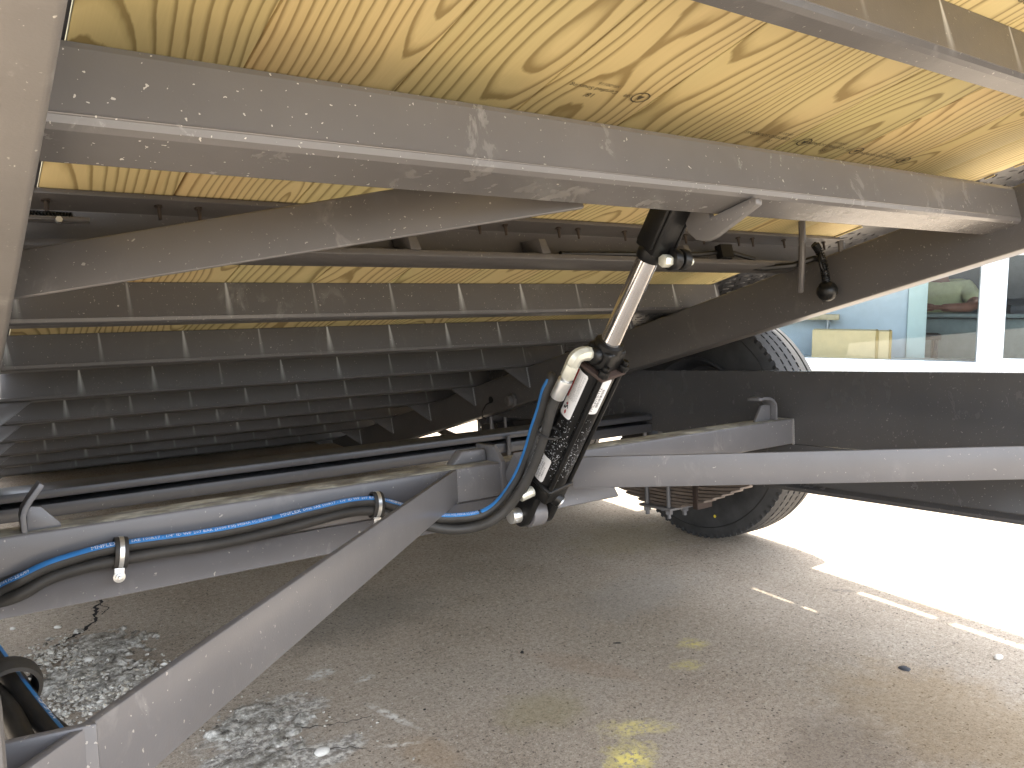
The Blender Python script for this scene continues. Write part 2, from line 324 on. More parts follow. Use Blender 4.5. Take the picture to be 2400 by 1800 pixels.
# ------------------------------------------------------------------ mesh builder
class MB:
    def __init__(s): s.v = []; s.f = []; s.mi = []; s.sl = 0
    def add(s, vs, fs, mi=None):
        o = len(s.v); s.v += [tuple(p) for p in vs]
        for i, f in enumerate(fs): s.f.append([o + j for j in f]); s.mi.append(s.sl if mi is None else (mi[i] if isinstance(mi, list) else mi))
        return s
    def box(s, x0, x1, y0, y1, z0, z1, mi=None):
        vs = [(x, y, z) for z in (z0, z1) for y in (y0, y1) for x in (x0, x1)]
        return s.add(vs, [(0, 2, 3, 1), (4, 5, 7, 6), (0, 1, 5, 4), (2, 6, 7, 3), (0, 4, 6, 2), (1, 3, 7, 5)], mi)
    def hexa(s, c, mi=None):               # 8 corners: bottom ring 0-3, top ring 4-7
        return s.add(c, [(3, 2, 1, 0), (4, 5, 6, 7), (0, 1, 5, 4), (1, 2, 6, 5), (2, 3, 7, 6), (3, 0, 4, 7)], mi)
    def extr(s, prof, a, b, axis=0, mi=None):   # closed profile swept along an axis
        n = len(prof)
        def P(t, p): return (t, p[0], p[1]) if axis == 0 else ((p[0], t, p[1]) if axis == 1 else (p[0], p[1], t))
        vs = [P(a, p) for p in prof] + [P(b, p) for p in prof]
        fs = [(i, (i + 1) % n, n + (i + 1) % n, n + i) for i in range(n)] + [tuple(range(n))[::-1], tuple(range(n, 2 * n))]
        return s.add(vs, fs, mi)
    def cyl(s, p0, p1, r, n=16, r1=None, cap=True, mi=None, ph=0):
        p0, p1 = Vector(p0), Vector(p1); r1 = r if r1 is None else r1; q = (p1 - p0).to_track_quat('Z', 'Y'); vs = []
        for p, rr in ((p0, r), (p1, r1)):
            for i in range(n):
                a = 2 * PI * i / n + ph; vs.append(p + q @ Vector((rr * math.cos(a), rr * math.sin(a), 0)))
        fs = [(i, (i + 1) % n, n + (i + 1) % n, n + i) for i in range(n)]
        if cap: fs += [tuple(range(n))[::-1], tuple(range(n, 2 * n))]
        return s.add(vs, fs, mi)
    def tube(s, pts, r, n=10, cap=True, mi=None):
        pts = [Vector(p) for p in pts]; m = len(pts); vs = []; up = Vector((0, 0, 1))
        for i, p in enumerate(pts):
            t = (pts[min(i + 1, m - 1)] - pts[max(i - 1, 0)]).normalized()
            b = t.cross(up)
            if b.length < .15: b = t.cross(Vector((0, 1, 0)))
            b.normalize(); c = b.cross(t); rr = r[i] if isinstance(r, list) else r; up = c
            for j in range(n):
                a = 2 * PI * j / n; vs.append(p + (b * math.cos(a) + c * math.sin(a)) * rr)
        fs = [(i * n + j, i * n + (j + 1) % n, (i + 1) * n + (j + 1) % n, (i + 1) * n + j) for i in range(m - 1) for j in range(n)]
        if cap: fs += [tuple(range(n))[::-1], tuple(range((m - 1) * n, m * n))]
        return s.add(vs, fs, mi)
    def lathe(s, prof, n=64, axis='X', mi=None, close=True):   # prof = (axial, radius)
        vs = []
        for (a, r) in prof:
            for i in range(n):
                t = 2 * PI * i / n
                vs.append((a, r * math.cos(t), r * math.sin(t)) if axis == 'X' else (r * math.cos(t), r * math.sin(t), a))
        m = len(prof); fs = [(i * n + j, i * n + (j + 1) % n, ((i + 1) % m) * n + (j + 1) % n, ((i + 1) % m) * n + j) for i in range(m if close else m - 1) for j in range(n)]
        return s.add(vs, fs, mi)
    def xf(s, m):
        s.v = [tuple(m @ Vector(p)) for p in s.v]; return s
    def mesh(s, name, mats, bevel=0, angle=35, seg=2):
        me = bpy.data.meshes.new(name); me.from_pydata(s.v, [], s.f)
        for m in (mats if isinstance(mats, list) else [mats]): me.materials.append(m)
        me.polygons.foreach_set('material_index', s.mi)
        bm = bmesh.new(); bm.from_mesh(me); bmesh.ops.recalc_face_normals(bm, faces=bm.faces)
        if bevel:
            es = [e for e in bm.edges if len(e.link_faces) == 2 and e.calc_face_angle(0) > math.radians(45)]
            bmesh.ops.bevel(bm, geom=es, offset=bevel, segments=seg, affect='EDGES', profile=.5, clamp_overlap=True)
        bm.to_mesh(me); bm.free()
        me.polygons.foreach_set('use_smooth', [True] * len(me.polygons)); me.set_sharp_from_angle(angle=math.radians(angle)); me.update()
        return me
WM = {}
def link(name, me, Mx=I4, parent=None, label=None, cat=None, group=None, kind=None):
    o = bpy.data.objects.new(name, me); S.collection.objects.link(o); WM[o.name] = Mx.copy()
    if parent is not None:
        o.parent = parent; o.matrix_local = WM[parent.name].inverted() @ Mx
    else: o.matrix_world = Mx
    for kk, vv in (('label', label), ('category', cat), ('group', group), ('kind', kind)):
        if vv: o[kk] = vv
    return o
def part(name, mb, m, Mx=I4, parent=None, bevel=0, **k):
    return link(name, mb.mesh(name, m, bevel, seg=k.pop('seg', 2), angle=k.pop('angle', 35)), Mx, parent, **k)

def text_geo(body, size=1.0, res=2, align='LEFT', squeeze=1.0):
    cu = bpy.data.curves.new('t', 'FONT'); cu.body = body; cu.size = size; cu.resolution_u = res; cu.align_x = align
    ob = bpy.data.objects.new('t', cu); S.collection.objects.link(ob); dg = bpy.context.evaluated_depsgraph_get(); dg.update()
    me = bpy.data.meshes.new_from_object(ob.evaluated_get(dg)); vs = [(v.co.x * squeeze, v.co.y) for v in me.vertices]; fs = [tuple(p.vertices) for p in me.polygons]
    bpy.data.objects.remove(ob); bpy.data.curves.remove(cu); bpy.data.meshes.remove(me)
    return vs, fs
def text_part(name, body, size, fn, m, Mx, parent, align='LEFT', squeeze=1.0, res=2):
    vs, fs = text_geo(body, size, res, align, squeeze); b = MB(); b.add([fn(x, y) for x, y in vs], fs)
    return part(name, b, m, Mx, parent)

# ================================================================== ground
g = MB(); g.add([(-60, -60, 0), (60, -60, 0), (60, 60, 0), (-60, 60, 0)], [(0, 1, 2, 3)])
ground = part('ground', g, M['concrete'], kind='structure')
def patch(name, ells, step, amp, z0, mtl, seed, parent, nscale=30, **kw):
    xs = [e[0] for e in ells]; ys = [e[1] for e in ells]; mr = max(max(e[2], e[3]) for e in ells) * 1.3
    x0, x1, y0, y1 = min(xs) - mr, max(xs) + mr, min(ys) - mr, max(ys) + mr
    nx, ny = int((x1 - x0) / step), int((y1 - y0) / step); b = MB(); vs = []
    for j in range(ny + 1):
        for i in range(nx + 1):
            x, y = x0 + i * step, y0 + j * step; f = -9
            for (cx, cy, rx, ry, an) in ells:
                dx, dy = x - cx, y - cy; c, s_ = math.cos(an), math.sin(an); u, v = (dx * c + dy * s_) / rx, (-dx * s_ + dy * c) / ry
                f = max(f, 1 - math.hypot(u, v))
            n1 = noise.fractal(Vector((x * nscale, y * nscale, seed)), .8, 2.1, 4); n2 = noise.noise(Vector((x * 9, y * 9, seed + 4)))
            f = f + n1 * .30 + n2 * .35
            z = -.004 + min(max(f, 0), .35) / .35 * (.006 + z0) + (amp * n1 if f > 0 else 0)
            vs.append((x, y, z))
    keep = [(j * (nx + 1) + i, j * (nx + 1) + i + 1, (j + 1) * (nx + 1) + i + 1, (j + 1) * (nx + 1) + i) for j in range(ny) for i in range(nx)]
    keep = [q for q in keep if max(vs[t][2] for t in q) > -.001]
    b.add(vs, keep); return part(name, b, mtl, I4, parent, angle=60, **kw)
SP = [(.25, 2.10, .12, .14, .6), (.19, 1.93, .10, .14, .2), (.27, 1.84, .12, .10, 0)]
patch('broken_concrete', SP, .0035, .0065, .0035, M['rubble'], 1.3, ground, kind='stuff')
patch('broken_concrete', [(.45, 1.55, .10, .06, .4), (.36, 1.40, .14, .05, .1), (.50, 1.47, .10, .02, .6)], .0035, .004, .002, M['rubble'], 5.1, ground, kind='stuff')

def ribbon(pts, wmin, wmax, z, seed, name, mtl, sub=14):
    rnd = random.Random(seed); P = []
    for a, b_ in zip(pts[:-1], pts[1:]):
        for i in range(sub):
            t = i / sub; q = Vector(a).lerp(Vector(b_), t); d = (Vector(b_) - Vector(a)).normalized(); nn = Vector((-d.y, d.x)); off = noise.noise(Vector((q.x * 60, q.y * 60, seed))) * .010
            P.append((q + nn * off, nn))
    b = MB(); vs = []
    for q, nn in P:
        w = rnd.uniform(wmin, wmax) / 2; vs += [(q.x + nn.x * w, q.y + nn.y * w, z), (q.x - nn.x * w, q.y - nn.y * w, z)]
    b.add(vs, [(2 * i, 2 * i + 1, 2 * i + 3, 2 * i + 2) for i in range(len(P) - 1)]); part(name, b, mtl, I4, ground)
ribbon([(.42, 2.72), (.337, 2.505), (.29, 2.394), (.274, 2.298), (.229, 2.232), (.171, 2.182), (.13, 2.10), (.10, 2.02)], .003, .012, .0012, 3, 'crack', M['crack'])
ribbon([(.300, 2.44), (.315, 2.37), (.295, 2.33)], .002, .004, .0013, 9, 'crack', M['crack'])
ribbon([(.52, 1.47), (.60, 1.44), (.66, 1.43)], .001, .003, .0012, 5, 'crack', M['crack'])
ribbon([(.49, 1.40), (.56, 1.36), (.60, 1.33)], .001, .0022, .0012, 6, 'crack', M['crack'])

ICO = None
def ico(sub=1):
    bm = bmesh.new(); bmesh.ops.create_icosphere(bm, subdivisions=sub, radius=1); v = [tuple(x.co) for x in bm.verts]; f = [tuple(y.index for y in x.verts) for x in bm.faces]; bm.free(); return v, f
IV, IF = ico(1); IV2, IF2 = ico(2)
def stone(b, x, y, r, rnd, z=0, iv=None, jit=.22):
    v, f = iv or (IV, IF); sx, sy, sz = r * rnd.uniform(.8, 1.4), r * rnd.uniform(.7, 1.1), r * rnd.uniform(.45, .8); q = Matrix.Rotation(rnd.uniform(0, 6.3), 3, 'Z') @ Matrix.Rotation(rnd.uniform(-.3, .3), 3, 'X')
    vs = []
    for p in v:
        k_ = 1 + rnd.uniform(-jit, jit); w = q @ Vector((p[0] * sx * k_, p[1] * sy * k_, p[2] * sz * k_)); vs.append((x + w.x, y + w.y, z + sz * .6 + w.z))
    b.add(vs, f)
rnd = random.Random(4); b = MB()
for _ in range(1500):
    cx, cy, sx, sy = rnd.choice([(.205, 2.06, .05, .08), (.19, 1.95, .05, .07), (.30, 1.83, .07, .035), (.30, 1.83, .07, .035), (.17, 1.84, .05, .05), (.35, 1.88, .04, .05), (.15, 2.12, .04, .04), (.13, 1.70, .06, .07)])
    stone(b, rnd.gauss(cx, sx * .7), rnd.gauss(cy, sy * .7), rnd.uniform(.0022, .0062) * (1.5 if rnd.random() < .07 else 1), rnd, .003)
for _ in range(160): stone(b, rnd.gauss(.43, .10), rnd.gauss(1.47, .09), rnd.uniform(.0012, .0032), rnd, .001)
for _ in range(90): stone(b, rnd.uniform(.1, 2.2), rnd.uniform(.9, 2.8), rnd.uniform(.001, .0022), rnd)
part('gravel', b, M['gravel'], kind='stuff', angle=25)
for (x, y, r, lab) in ((.524, 1.364, .0115, 'large round white pebble in front of the broken concrete near the bottom edge'),
                       (.543, 1.999, .0075, 'small white pebble on the bare slab above the diagonal grey bar'),
                       (.094, 2.361, .006, 'tiny white pebble at the far left under the hoses'),
                       (.189, 2.303, .0075, 'white pebble beside the crack near the spalled concrete'),
                       (.227, 2.038, .012, 'pale green pointed stone lying in the middle of the broken concrete'),
                       (1.955, .816, .010, 'pale grey chip lying right of the tar lump')):
    b = MB(); rr = random.Random(int(x * 999)); stone(b, 0, 0, r, rr, 0, (IV2, IF2), .04)
    part('pebble', b, M['pebble'], T(x, y, 0), label=lab, cat='pebble', group='loose pebbles on the slab', angle=60)
def flake(x, y, lx, ly, an, lab, nm, mtl, cat, h=.0016, grp=None):
    b = MB(); n = 12; rr = random.Random(int(x * 1000)); ring = []
    for i in range(n):
        a = 2 * PI * i / n; k_ = rr.uniform(.75, 1.1); ring.append((lx * k_ * math.cos(a), ly * k_ * math.sin(a)))
    vs = [(p[0], p[1], .0005) for p in ring] + [(p[0] * .8, p[1] * .8, h * rr.uniform(.8, 1.4)) for p in ring] + [(0, 0, h * 1.6)]
    fs = [(i, (i + 1) % n, n + (i + 1) % n, n + i) for i in range(n)] + [(n + i, n + (i + 1) % n, 2 * n) for i in range(n)]
    b.add(vs, fs); part(nm, b, mtl, T(x, y, 0) @ Matrix.Rotation(an, 4, 'Z'), label=lab, cat=cat, group=grp, angle=60)
flake(1.075, 1.49, .0085, .005, .9, 'small dark leaf fragment in the middle of the open slab', 'leaf_fragment', M['leafbit'], 'leaf', grp='leaf fragments on the slab')
flake(1.293, 1.395, .012, .003, -.5, 'thin dark curled leaf fragment left of the yellow paint', 'leaf_fragment', M['leafbit'], 'leaf', grp='leaf fragments on the slab')
flake(.756, 1.391, .004, .0025, 0, 'tiny dark leaf crumb beside the pale scrape', 'leaf_fragment', M['leafbit'], 'leaf', grp='leaf fragments on the slab')
flake(1.728, .915, .013, .013, .2, 'flat dark blue-grey lump of tar on the slab at lower right', 'tar_lump', M['tar'], 'tar lump', .003)

# ================================================================== trailer
TR = link('tilt_trailer', None, T(.93, 1.9, 0), label='grey steel tilt-deck trailer with pine deck raised on a hydraulic cylinder', cat='trailer')
P_ = TR
# ---- deck planks
TH = .031
pl = MB(); hw = .0917
pl.box(-hw, hw, -.22, 4.80, 0, TH); plank_me = pl.mesh('deck_plank', M['pine'], .0022)
seams = [.118, .2935, .4795, .6655, .851, 1.0385, 1.2215, 1.4065, 1.592, 1.774, 1.953]
rnd = random.Random(21)
planks = []
for i in range(10):
    a, c = seams[i], seams[i + 1]
    gap = (.0021, .0019, .0021, .0015, .0019, .0017, .0022, .0022, .0014, .0014)[i]
    me = plank_me.copy(); wdt = (c - a - gap) / 2
    for v in me.vertices: v.co.x *= wdt / hw
    o = link('deck_plank', me, MD @ T((a + c) / 2, 0, rnd.uniform(0, .0012)), P_); planks.append(o)
# bark-edge chips on the last plank
rnd = random.Random(3)
for s0 in (-.1, .70, .78, .93, 1.07, 1.11, 1.14, 1.17):
    b = MB(); b.box(1.951, 1.951 + rnd.uniform(.003, .0075), s0, s0 + rnd.uniform(.02, .05), -.0035, -.0008); part('splinter', b, M['pine'], MD, planks[-1], .0008)
# mill stamps on the underside
def stamp(pi, s, xc, k_=1.0, lines=('18\'', 'CERTIFIED SOURCING', 'SFI-00116'), logo=True, mtl='fade_ink'):
    x0 = (seams[pi] + seams[pi + 1]) / 2; Mx = MD @ T(x0, 0, -.0012)
    for ln, (body, sz, dx, dy) in enumerate(((lines[0], .015, -.010, .014), (lines[1], .0115, .018, -.001), (lines[2], .0095, .010, -.014), ('SFI', .011, .045, .001))):
        # seen from below, reading upside down across the board
        text_part('mill_stamp', body, sz * k_, lambda x, y, dx=dx, dy=dy: (xc + (dx - x) * k_, s + (dy + y) * k_, 0), M[mtl], Mx, planks[pi])
    if logo:
        b = MB(); n = 14; vs = []; lx = xc + .062 * k_
        for r in (.0135, .0112):
            for i in range(n): vs.append((lx + math.cos(2 * PI * i / n) * r * 1.15 * k_, s + .004 + math.sin(2 * PI * i / n) * r * k_, 0))
        b.add(vs, [(i, (i + 1) % n, n + (i + 1) % n, n + i) for i in range(n)])
        b.add([(lx - .006, s + .000, 0), (lx + .006, s + .000, 0), (lx, s + .012, 0)], [(0, 1, 2)])
        part('mill_stamp', b, M[mtl], Mx, planks[pi])
# ---- rails of the tilting deck
def rtube(w, h, r, n=4):
    pts = []
    for cx, cz, a0 in ((w - r, h - r, 0), (r, h - r, 90), (r, r, 180), (w - r, r, 270)):
        for i in range(n + 1):
            a = math.radians(a0 + 90 * i / n); pts.append((cx + r * math.cos(a), cz + r * math.sin(a)))
    return pts
for x0 in (.002, 1.79):
    b = MB(); b.extr([(x0 + p[0], -.208 + p[1]) for p in rtube(.066, .1285, .007)], -.40, 4.75, 1)
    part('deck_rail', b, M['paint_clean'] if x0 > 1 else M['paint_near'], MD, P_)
# ---- crossmembers
def cprof(h, fl, t=.0055, r=.010, bottom=-1, n=3):   # (s, z) web at s=0..t, flanges to +s
    pts = [(fl, 0), (0, 0)]; cy = -h + r
    for i in range(n + 1):
        a = math.radians(180 + 90 * i / n); pts.append((r + r * math.cos(a), cy + r * math.sin(a)))
    pts += [(fl, -h), (fl, -h + t)]
    for i in range(n + 1):
        a = math.radians(270 - 90 * i / n); pts.append((r + (r - t) * math.cos(a), cy + (r - t) * math.sin(a)))
    pts += [(t, -t), (fl, -t)]
    return pts
SK = [.030, .425, .82] + [1.620 + .3955 * i for i in range(8)]
cm = MB(); cm.extr(cprof(.078, .032, r=.009, n=2), .075, 1.975); cm.cyl((.075, .0002, -.0685), (1.975, .0002, -.0685), .0010, 6); cm_me = cm.mesh('crossmember', M['paint_streaked'], angle=22)  # thin ridge added along the fold to catch a bright line
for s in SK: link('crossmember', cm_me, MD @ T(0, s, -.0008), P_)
b = MB(); b.extr([(.686 + p[0], -.157 + p[1]) for p in rtube(.082, .0795, .010, 2)], .068, 1.789); b.cyl((.068, .6858, -.1470), (1.789, .6858, -.1470), .0012, 6); part('lift_beam', b, M['paint_beam'], MD, P_, angle=20)  # fold ridge added on the beam for its highlight
# open channel facing forward with screw tips, tabs and wiring
prof = [(0, -.001), (0, -.009), (.060, -.009), (.060, -.073), (0, -.073), (0, -.084), (.068, -.084), (.068, -.001)]
b = MB(); b.extr([(1.187 + p[0], p[1]) for p in prof], .068, 1.975); chan = part('open_channel', b, M['paint_clean'], MD, P_, .0012)
for x in (.1, .128, .274, .331, .48, .56, .84, .90, 1.031, 1.082, 1.212, 1.266, 1.40, 1.46, 1.584, 1.637, 1.76, 1.834, 1.93):
    b = MB(); b.cyl((x, 1.210, -.006), (x + .001, 1.212, -.030), .0036, 8, .0026); b.cyl((x, 1.210, -.009), (x, 1.210, -.0115), .006, 8)
    part('screw_tip', b, M['screw'], MD, chan)
for x in (.672, .958, 1.36):
    b = MB(); b.hexa([(x, 1.183, -.074), (x + .021, 1.183, -.074), (x + .019, 1.243, -.050), (x, 1.243, -.050), (x - .004, 1.183, -.045), (x + .012, 1.183, -.045), (x + .012, 1.243, -.030), (x - .004, 1.243, -.030)])
    part('stiffener_tab', b, M['paint_clean'], MD, chan, .001)
# coiled wire loom at the left end of the channel
pts = []
for i in range(15 * 14 + 1):
    a = i / 14 * 2 * PI; pts.append((.098 + .060 * i / (15 * 14), 1.200 + .0075 * math.cos(a), -.038 + .0068 * math.sin(a)))
b = MB(); b.tube(pts, .0016, 6); b.cyl((.155, 1.200, -.040), (.167, 1.200, -.040), .0045, 8); part('wire_coil', b, M['black'], MD, chan)
b = MB(); b.box(.070, .175, 1.172, 1.185, -.0520, -.0465); part('coil_bracket', b, M['paint_clean'], MD, chan, .001)
b = MB(); b.cyl((.137, 1.166, -.053), (.137, 1.173, -.053), .0045, 6); part('bolt', b, M['zinc'], MD, chan)
# diagonal brace from the lift beam down to the near rail
def slab(bot, top, th, dirn, name, mtl, Mx, parent, bevel=.0025, **k):
    b = MB(); n = len(bot); d = Vector(dirn).normalized() * th
    ring = []
    for p, q in zip(bot, top):
        p, q = Vector(p), Vector(q); ring.append([p, q, q + d, p + d])
    vs = [v for r in ring for v in r]
    fs = [(4 * i + j, 4 * i + (j + 1) % 4, 4 * i + 4 + (j + 1) % 4, 4 * i + 4 + j) for i in range(n - 1) for j in range(4)] + [(0, 1, 2, 3), tuple(4 * (n - 1) + j for j in (3, 2, 1, 0))]
    b.add(vs, fs); return part(name, b, mtl, Mx, parent, bevel, **k)
bt = [(.060, 1.106, -.183), (.711, .771, -.157)]
tp = [(.060, 1.122, -.118), (.500, .966, -.070), (.62, .925, -.055)]
def lerp3(a, c, t): return tuple(a[i] + (c[i] - a[i]) * t for i in range(3))
A = [lerp3(bt[0], bt[1], t) for t in (0, .2, .4, .6, .8, 1)]; Bq = [lerp3((.060, 1.135, -.1135), (.711, .796, -.079), t) for t in (0, .2, .4, .6, .8, 1)]
slab(A, Bq, .012, (.3, 1, .2), 'diagonal_brace', M['paint'], MD, P_, .0045, seg=3)
# lift bracket under the beam
b = MB(); pr = [(.690, -.159), (.682, -.164), (.684, -.172), (.768, -.190), (.786, -.190), (.803, -.182), (.815, -.165), (.818, -.135), (.812, -.100), (.770, -.100), (.7695, -.1595)]
b.extr(pr, .950, .964); part('lift_bracket', b, M['paint'], MD, P_, .002)
# gussets from each rear crossmember down to the rails
gu = MB(); gu.extr([(0, 0), (.11, 0), (.11, -.078), (.104, -.082)], 0, .006, axis=1)
gr_me = gu.mesh('gusset', M['paint_clean'], .0008)
gl = MB(); gl.extr([(0, 0), (-.11, 0), (-.11, -.078), (-.104, -.082)], 0, .006, axis=1); gl_me = gl.mesh('gusset', M['paint_clean'], .0008)
wl = MB()
for j in range(11): wl.cyl((-.002, 0, -.004 - j * .007), (-.0045 - .001 * (j % 2), 0, -.009 - j * .007), .0035, 6, .0022)
wl_me = wl.mesh('weld_bead', M['weld'])
for s in SK[5:]:
    gg = link('gusset', gr_me, MD @ T(1.683, s + .012, -.0795), P_); link('weld_bead', wl_me, MD @ T(1.791, s + .0115, -.078), gg)
    link('gusset', gl_me, MD @ T(.178, s + .012, -.0795), P_)
# tread plate along both edges, with raised lozenges; edge steps shaped to place sun slits
for (x0, x1, sg, s0, s1) in ((1.9523, 2.165, 1, -.22, 1.12), (1.9585, 2.165, 1, 1.1202, 1.30), (1.9523, 2.165, 1, 1.3002, 1.33), (1.9575, 2.165, 1, 1.3302, 1.47), (1.9523, 2.165, 1, 1.4702, 4.78), (-.31, .1172, -1, -.22, 2.20), (-.31, .060, -1, 2.2002, 4.78)):
    b = MB(); b.box(x0, x1, s0, s1, .0005, .006); tpl = part('tread_plate', b, M['paint_dark'], MD, P_)
    if sg > 0:
        b = MB(); k_ = 0
        for i in range(150):
            for j in range(6):
                s = .55 + i * .034; x = 1.972 + j * .034 + (0 if i % 2 else .017)
                if s > 3.4 or not s0 + .016 < s < s1 - .016: continue
                a = .95 if (i + j) % 2 else -.62; c, s_ = math.cos(a), math.sin(a); L, w = .013, .0036
                o = []
                for (u, v_, z) in ((-L, 0, .0006), (0, -w, .0006), (L, 0, .0006), (0, w, .0006), (-L * .6, 0, -.0018), (0, -w * .4, -.0024), (L * .6, 0, -.0018), (0, w * .4, -.0024)):
                    o.append((x + u * c - v_ * s_, s + u * s_ + v_ * c, z))
                b.hexa(o)
        if b.v: part('raised_tread', b, M['paint_dark'], MD, tpl, kind='stuff')
for x0 in (2.190, -.375):
    b = MB(); b.box(x0, x0 + .045, -.22, 4.75, -.07, .045); part('rub_rail', b, M['paint_dark'], MD, P_, .003)
b = MB(); b.box(2.1655, 2.1895, 1.27, 4.75, -.004, .004); part('added_gap_strip', b, M['paint_dark'], MD, P_)  # unseen strip added to shut sun out of the edge gap
b = MB(); b.box(-.3295, -.3105, -.22, 4.75, -.004, .004); part('added_gap_strip', b, M['paint_dark'], MD, P_)
for i in range(9):
    b = MB(); b.box(2.1655, 2.1895, -.15 + i * .58, -.11 + i * .58, -.05, .0); part('stake_pocket', b, M['paint_dark'], MD, P_)
# hanging grab lever and air-line loom on the far side
b = MB(); b.tube([MD.inverted() @ (MF @ Vector(p)) for p in ((1.700, 1.190, .262), (1.700, 1.19, .215), (1.704, 1.195, .16), (1.712, 1.205, .115), (1.722, 1.215, .086))], .0085, 10); part('hanging_lever', b, M['paint_clean'], MD, P_)
b = MB(); b.tube([MD.inverted() @ (MF @ Vector(p)) for p in ((1.62, 1.31, .155), (1.66, 1.27, .148), (1.70, 1.22, .150), (1.745, 1.19, .165), (1.765, 1.175, .162))], .0075, 8)
b.tube([(1.02, 1.205, -.066), (1.2, 1.20, -.064), (1.42, 1.197, -.060), (1.50, 1.195, -.052), (1.53, 1.193, -.056), (1.6, 1.19, -.070)], .0055, 8)
b.box(1.475, 1.515, 1.178, 1.196, -.072, -.040)
part('wiring_loom', b, M['black'], MD, P_)
def ib(p): return MD.inverted() @ (MF @ Vector(p))
b = MB(); core = [(1.722, 1.172, .196), (1.733, 1.169, .182), (1.742, 1.166, .160), (1.746, 1.164, .140), (1.749, 1.163, .118), (1.752, 1.162, .100)]
b.tube([ib(p) for p in core], .0065, 8)
cp = []
def catm(P, n):
    P = [Vector(p) for p in P]; P = [P[0] * 2 - P[1]] + P + [P[-1] * 2 - P[-2]]; out = []
    for i in range(1, len(P) - 2):
        for j in range(n):
            t = j / n; out.append(.5 * ((2 * P[i]) + (P[i + 1] - P[i - 1]) * t + (2 * P[i - 1] - 5 * P[i] + 4 * P[i + 1] - P[i + 2]) * t * t + (3 * P[i] - P[i - 1] - 3 * P[i + 1] + P[i + 2]) * t ** 3))
    out.append(P[-2]); return out
cc = catm([ib(p) for p in core], 40); m_ = len(cc); turns = 20
hp = []
for i, p in enumerate(cc):
    t = (cc[min(i + 1, m_ - 1)] - cc[max(i - 1, 0)]).normalized(); bx = t.cross(Vector((0, 1, 0))).normalized(); by = bx.cross(t)
    for q in range(2):
        a = 2 * PI * turns * (i + q / 2) / m_; hp.append(p + (bx * math.cos(a) + by * math.sin(a)) * .0085)
b.tube(hp, .0020, 5)
sv = [ib((1.752, 1.161, .083)) + Vector((x * .0255, y * .0255, z * .0255)) for x, y, z in IV2]; b.add(sv, IF2)
b.tube([ib(p) for p in ((1.732, 1.165, .180), (1.720, 1.158, .160), (1.722, 1.155, .138), (1.735, 1.156, .130), (1.744, 1.158, .136))], .0022, 6)
part('spring_strung_plug', b, M['black'], MD, P_, angle=60)
b = MB(); b.cyl(ib((1.795, 1.150, .205)), ib((1.800, 1.150, .170)), .008, 10); part('grease_nipple_sleeve', b, M['paint_clean'], MD, P_)
b = MB(); b.cyl((1.787, 2.545, -.185), (1.775, 2.545, -.185), .030, 8); b.cyl((1.787, 2.545, -.185), (1.758, 2.545, -.185), .018, 18); part('pivot_boss', b, M['paint_clean'], MD, P_, .002)
b = MB(); b.tube([(1.783, 2.70, -.165), (1.775, 2.72, -.17), (1.77, 2.745, -.19), (1.77, 2.755, -.215), (1.775, 2.735, -.225)], .003, 6); b.cyl((1.7885, 2.70, -.155), (1.786, 2.70, -.155), .014, 14, None); part('cable_hole', b, M['black'], MD, P_)

# ---- lower frame (frame coordinates, z = -v)
def Fz(v): return -v
rail = [(1.870, -.119), (1.870, -.317), (1.893, -.317), (1.893, -.308), (1.880, -.306), (1.880, -.130), (1.893, -.128), (1.893, -.119)]
b = MB(); b.extr(rail, -1.6, 3.06, 1); part('frame_rail', b, M['paint_rail'], MF, P_, .003)
b = MB(); b.extr([(-.010 - (p[0] - 1.87), p[1]) for p in rail], -1.6, 3.06, 1); part('frame_rail', b, M['paint_rail'], MF, P_, .003)
prf = [(1.870, -.3185), (1.866, -.424), (1.838, -.430), (1.838, -.440), (1.874, -.440), (1.880, -.430), (1.882, -.3185)]
b = MB(); n = len(prf)
b.add([(p[0], -1.6, p[1]) for p in prf] + [(p[0], 1.52 + (.0 if p[1] > -.33 else .20), p[1]) for p in prf], [(i, (i + 1) % n, n + (i + 1) % n, n + i) for i in range(n)] + [tuple(range(n)), tuple(range(n, 2 * n))[::-1]])
part('tongue_beam', b, M['paint_rail'], MF, P_, .002)
# front transverse tube: dirty on top
b = MB(); pr_ = rtube(.072, .0685, .0045, 3)
b.extr([(1.350 + p[0], -.316 + p[1]) for p in pr_], -.012, 1.869)
for i in range(len(b.f)):
    zs = [b.v[j][2] for j in b.f[i]]; 
    if len(b.f[i]) == 4 and min(zs) > -.2485: b.mi[i] = 1
tube = part('front_tube', b, [M['paint_low'], M['dusty']], MF, P_)
b = MB()
b.hexa([(-.01, 1.322, -.356), (1.20, 1.322, -.356), (1.20, 1.328, -.359), (-.01, 1.328, -.359), (-.01, 1.350, -.317), (1.20, 1.350, -.317), (1.20, 1.358, -.317), (-.01, 1.358, -.317)])
part('lower_flange', b, M['paint_low'], MF, P_, .0015)
b = MB(); b.box(.60, 1.42, 1.42, 1.52, -.350, -.317); part('lower_flange', b, M['paint_low'], MF, P_, .003)
b = MB()
for j in range(12): b.cyl((1.868, 1.352, -.250 - j * .0055), (1.8655 - .001 * (j % 2), 1.348, -.256 - j * .0055), .0048, 7, .0036)
part('weld_bead', b, M['weld'], MF, tube)
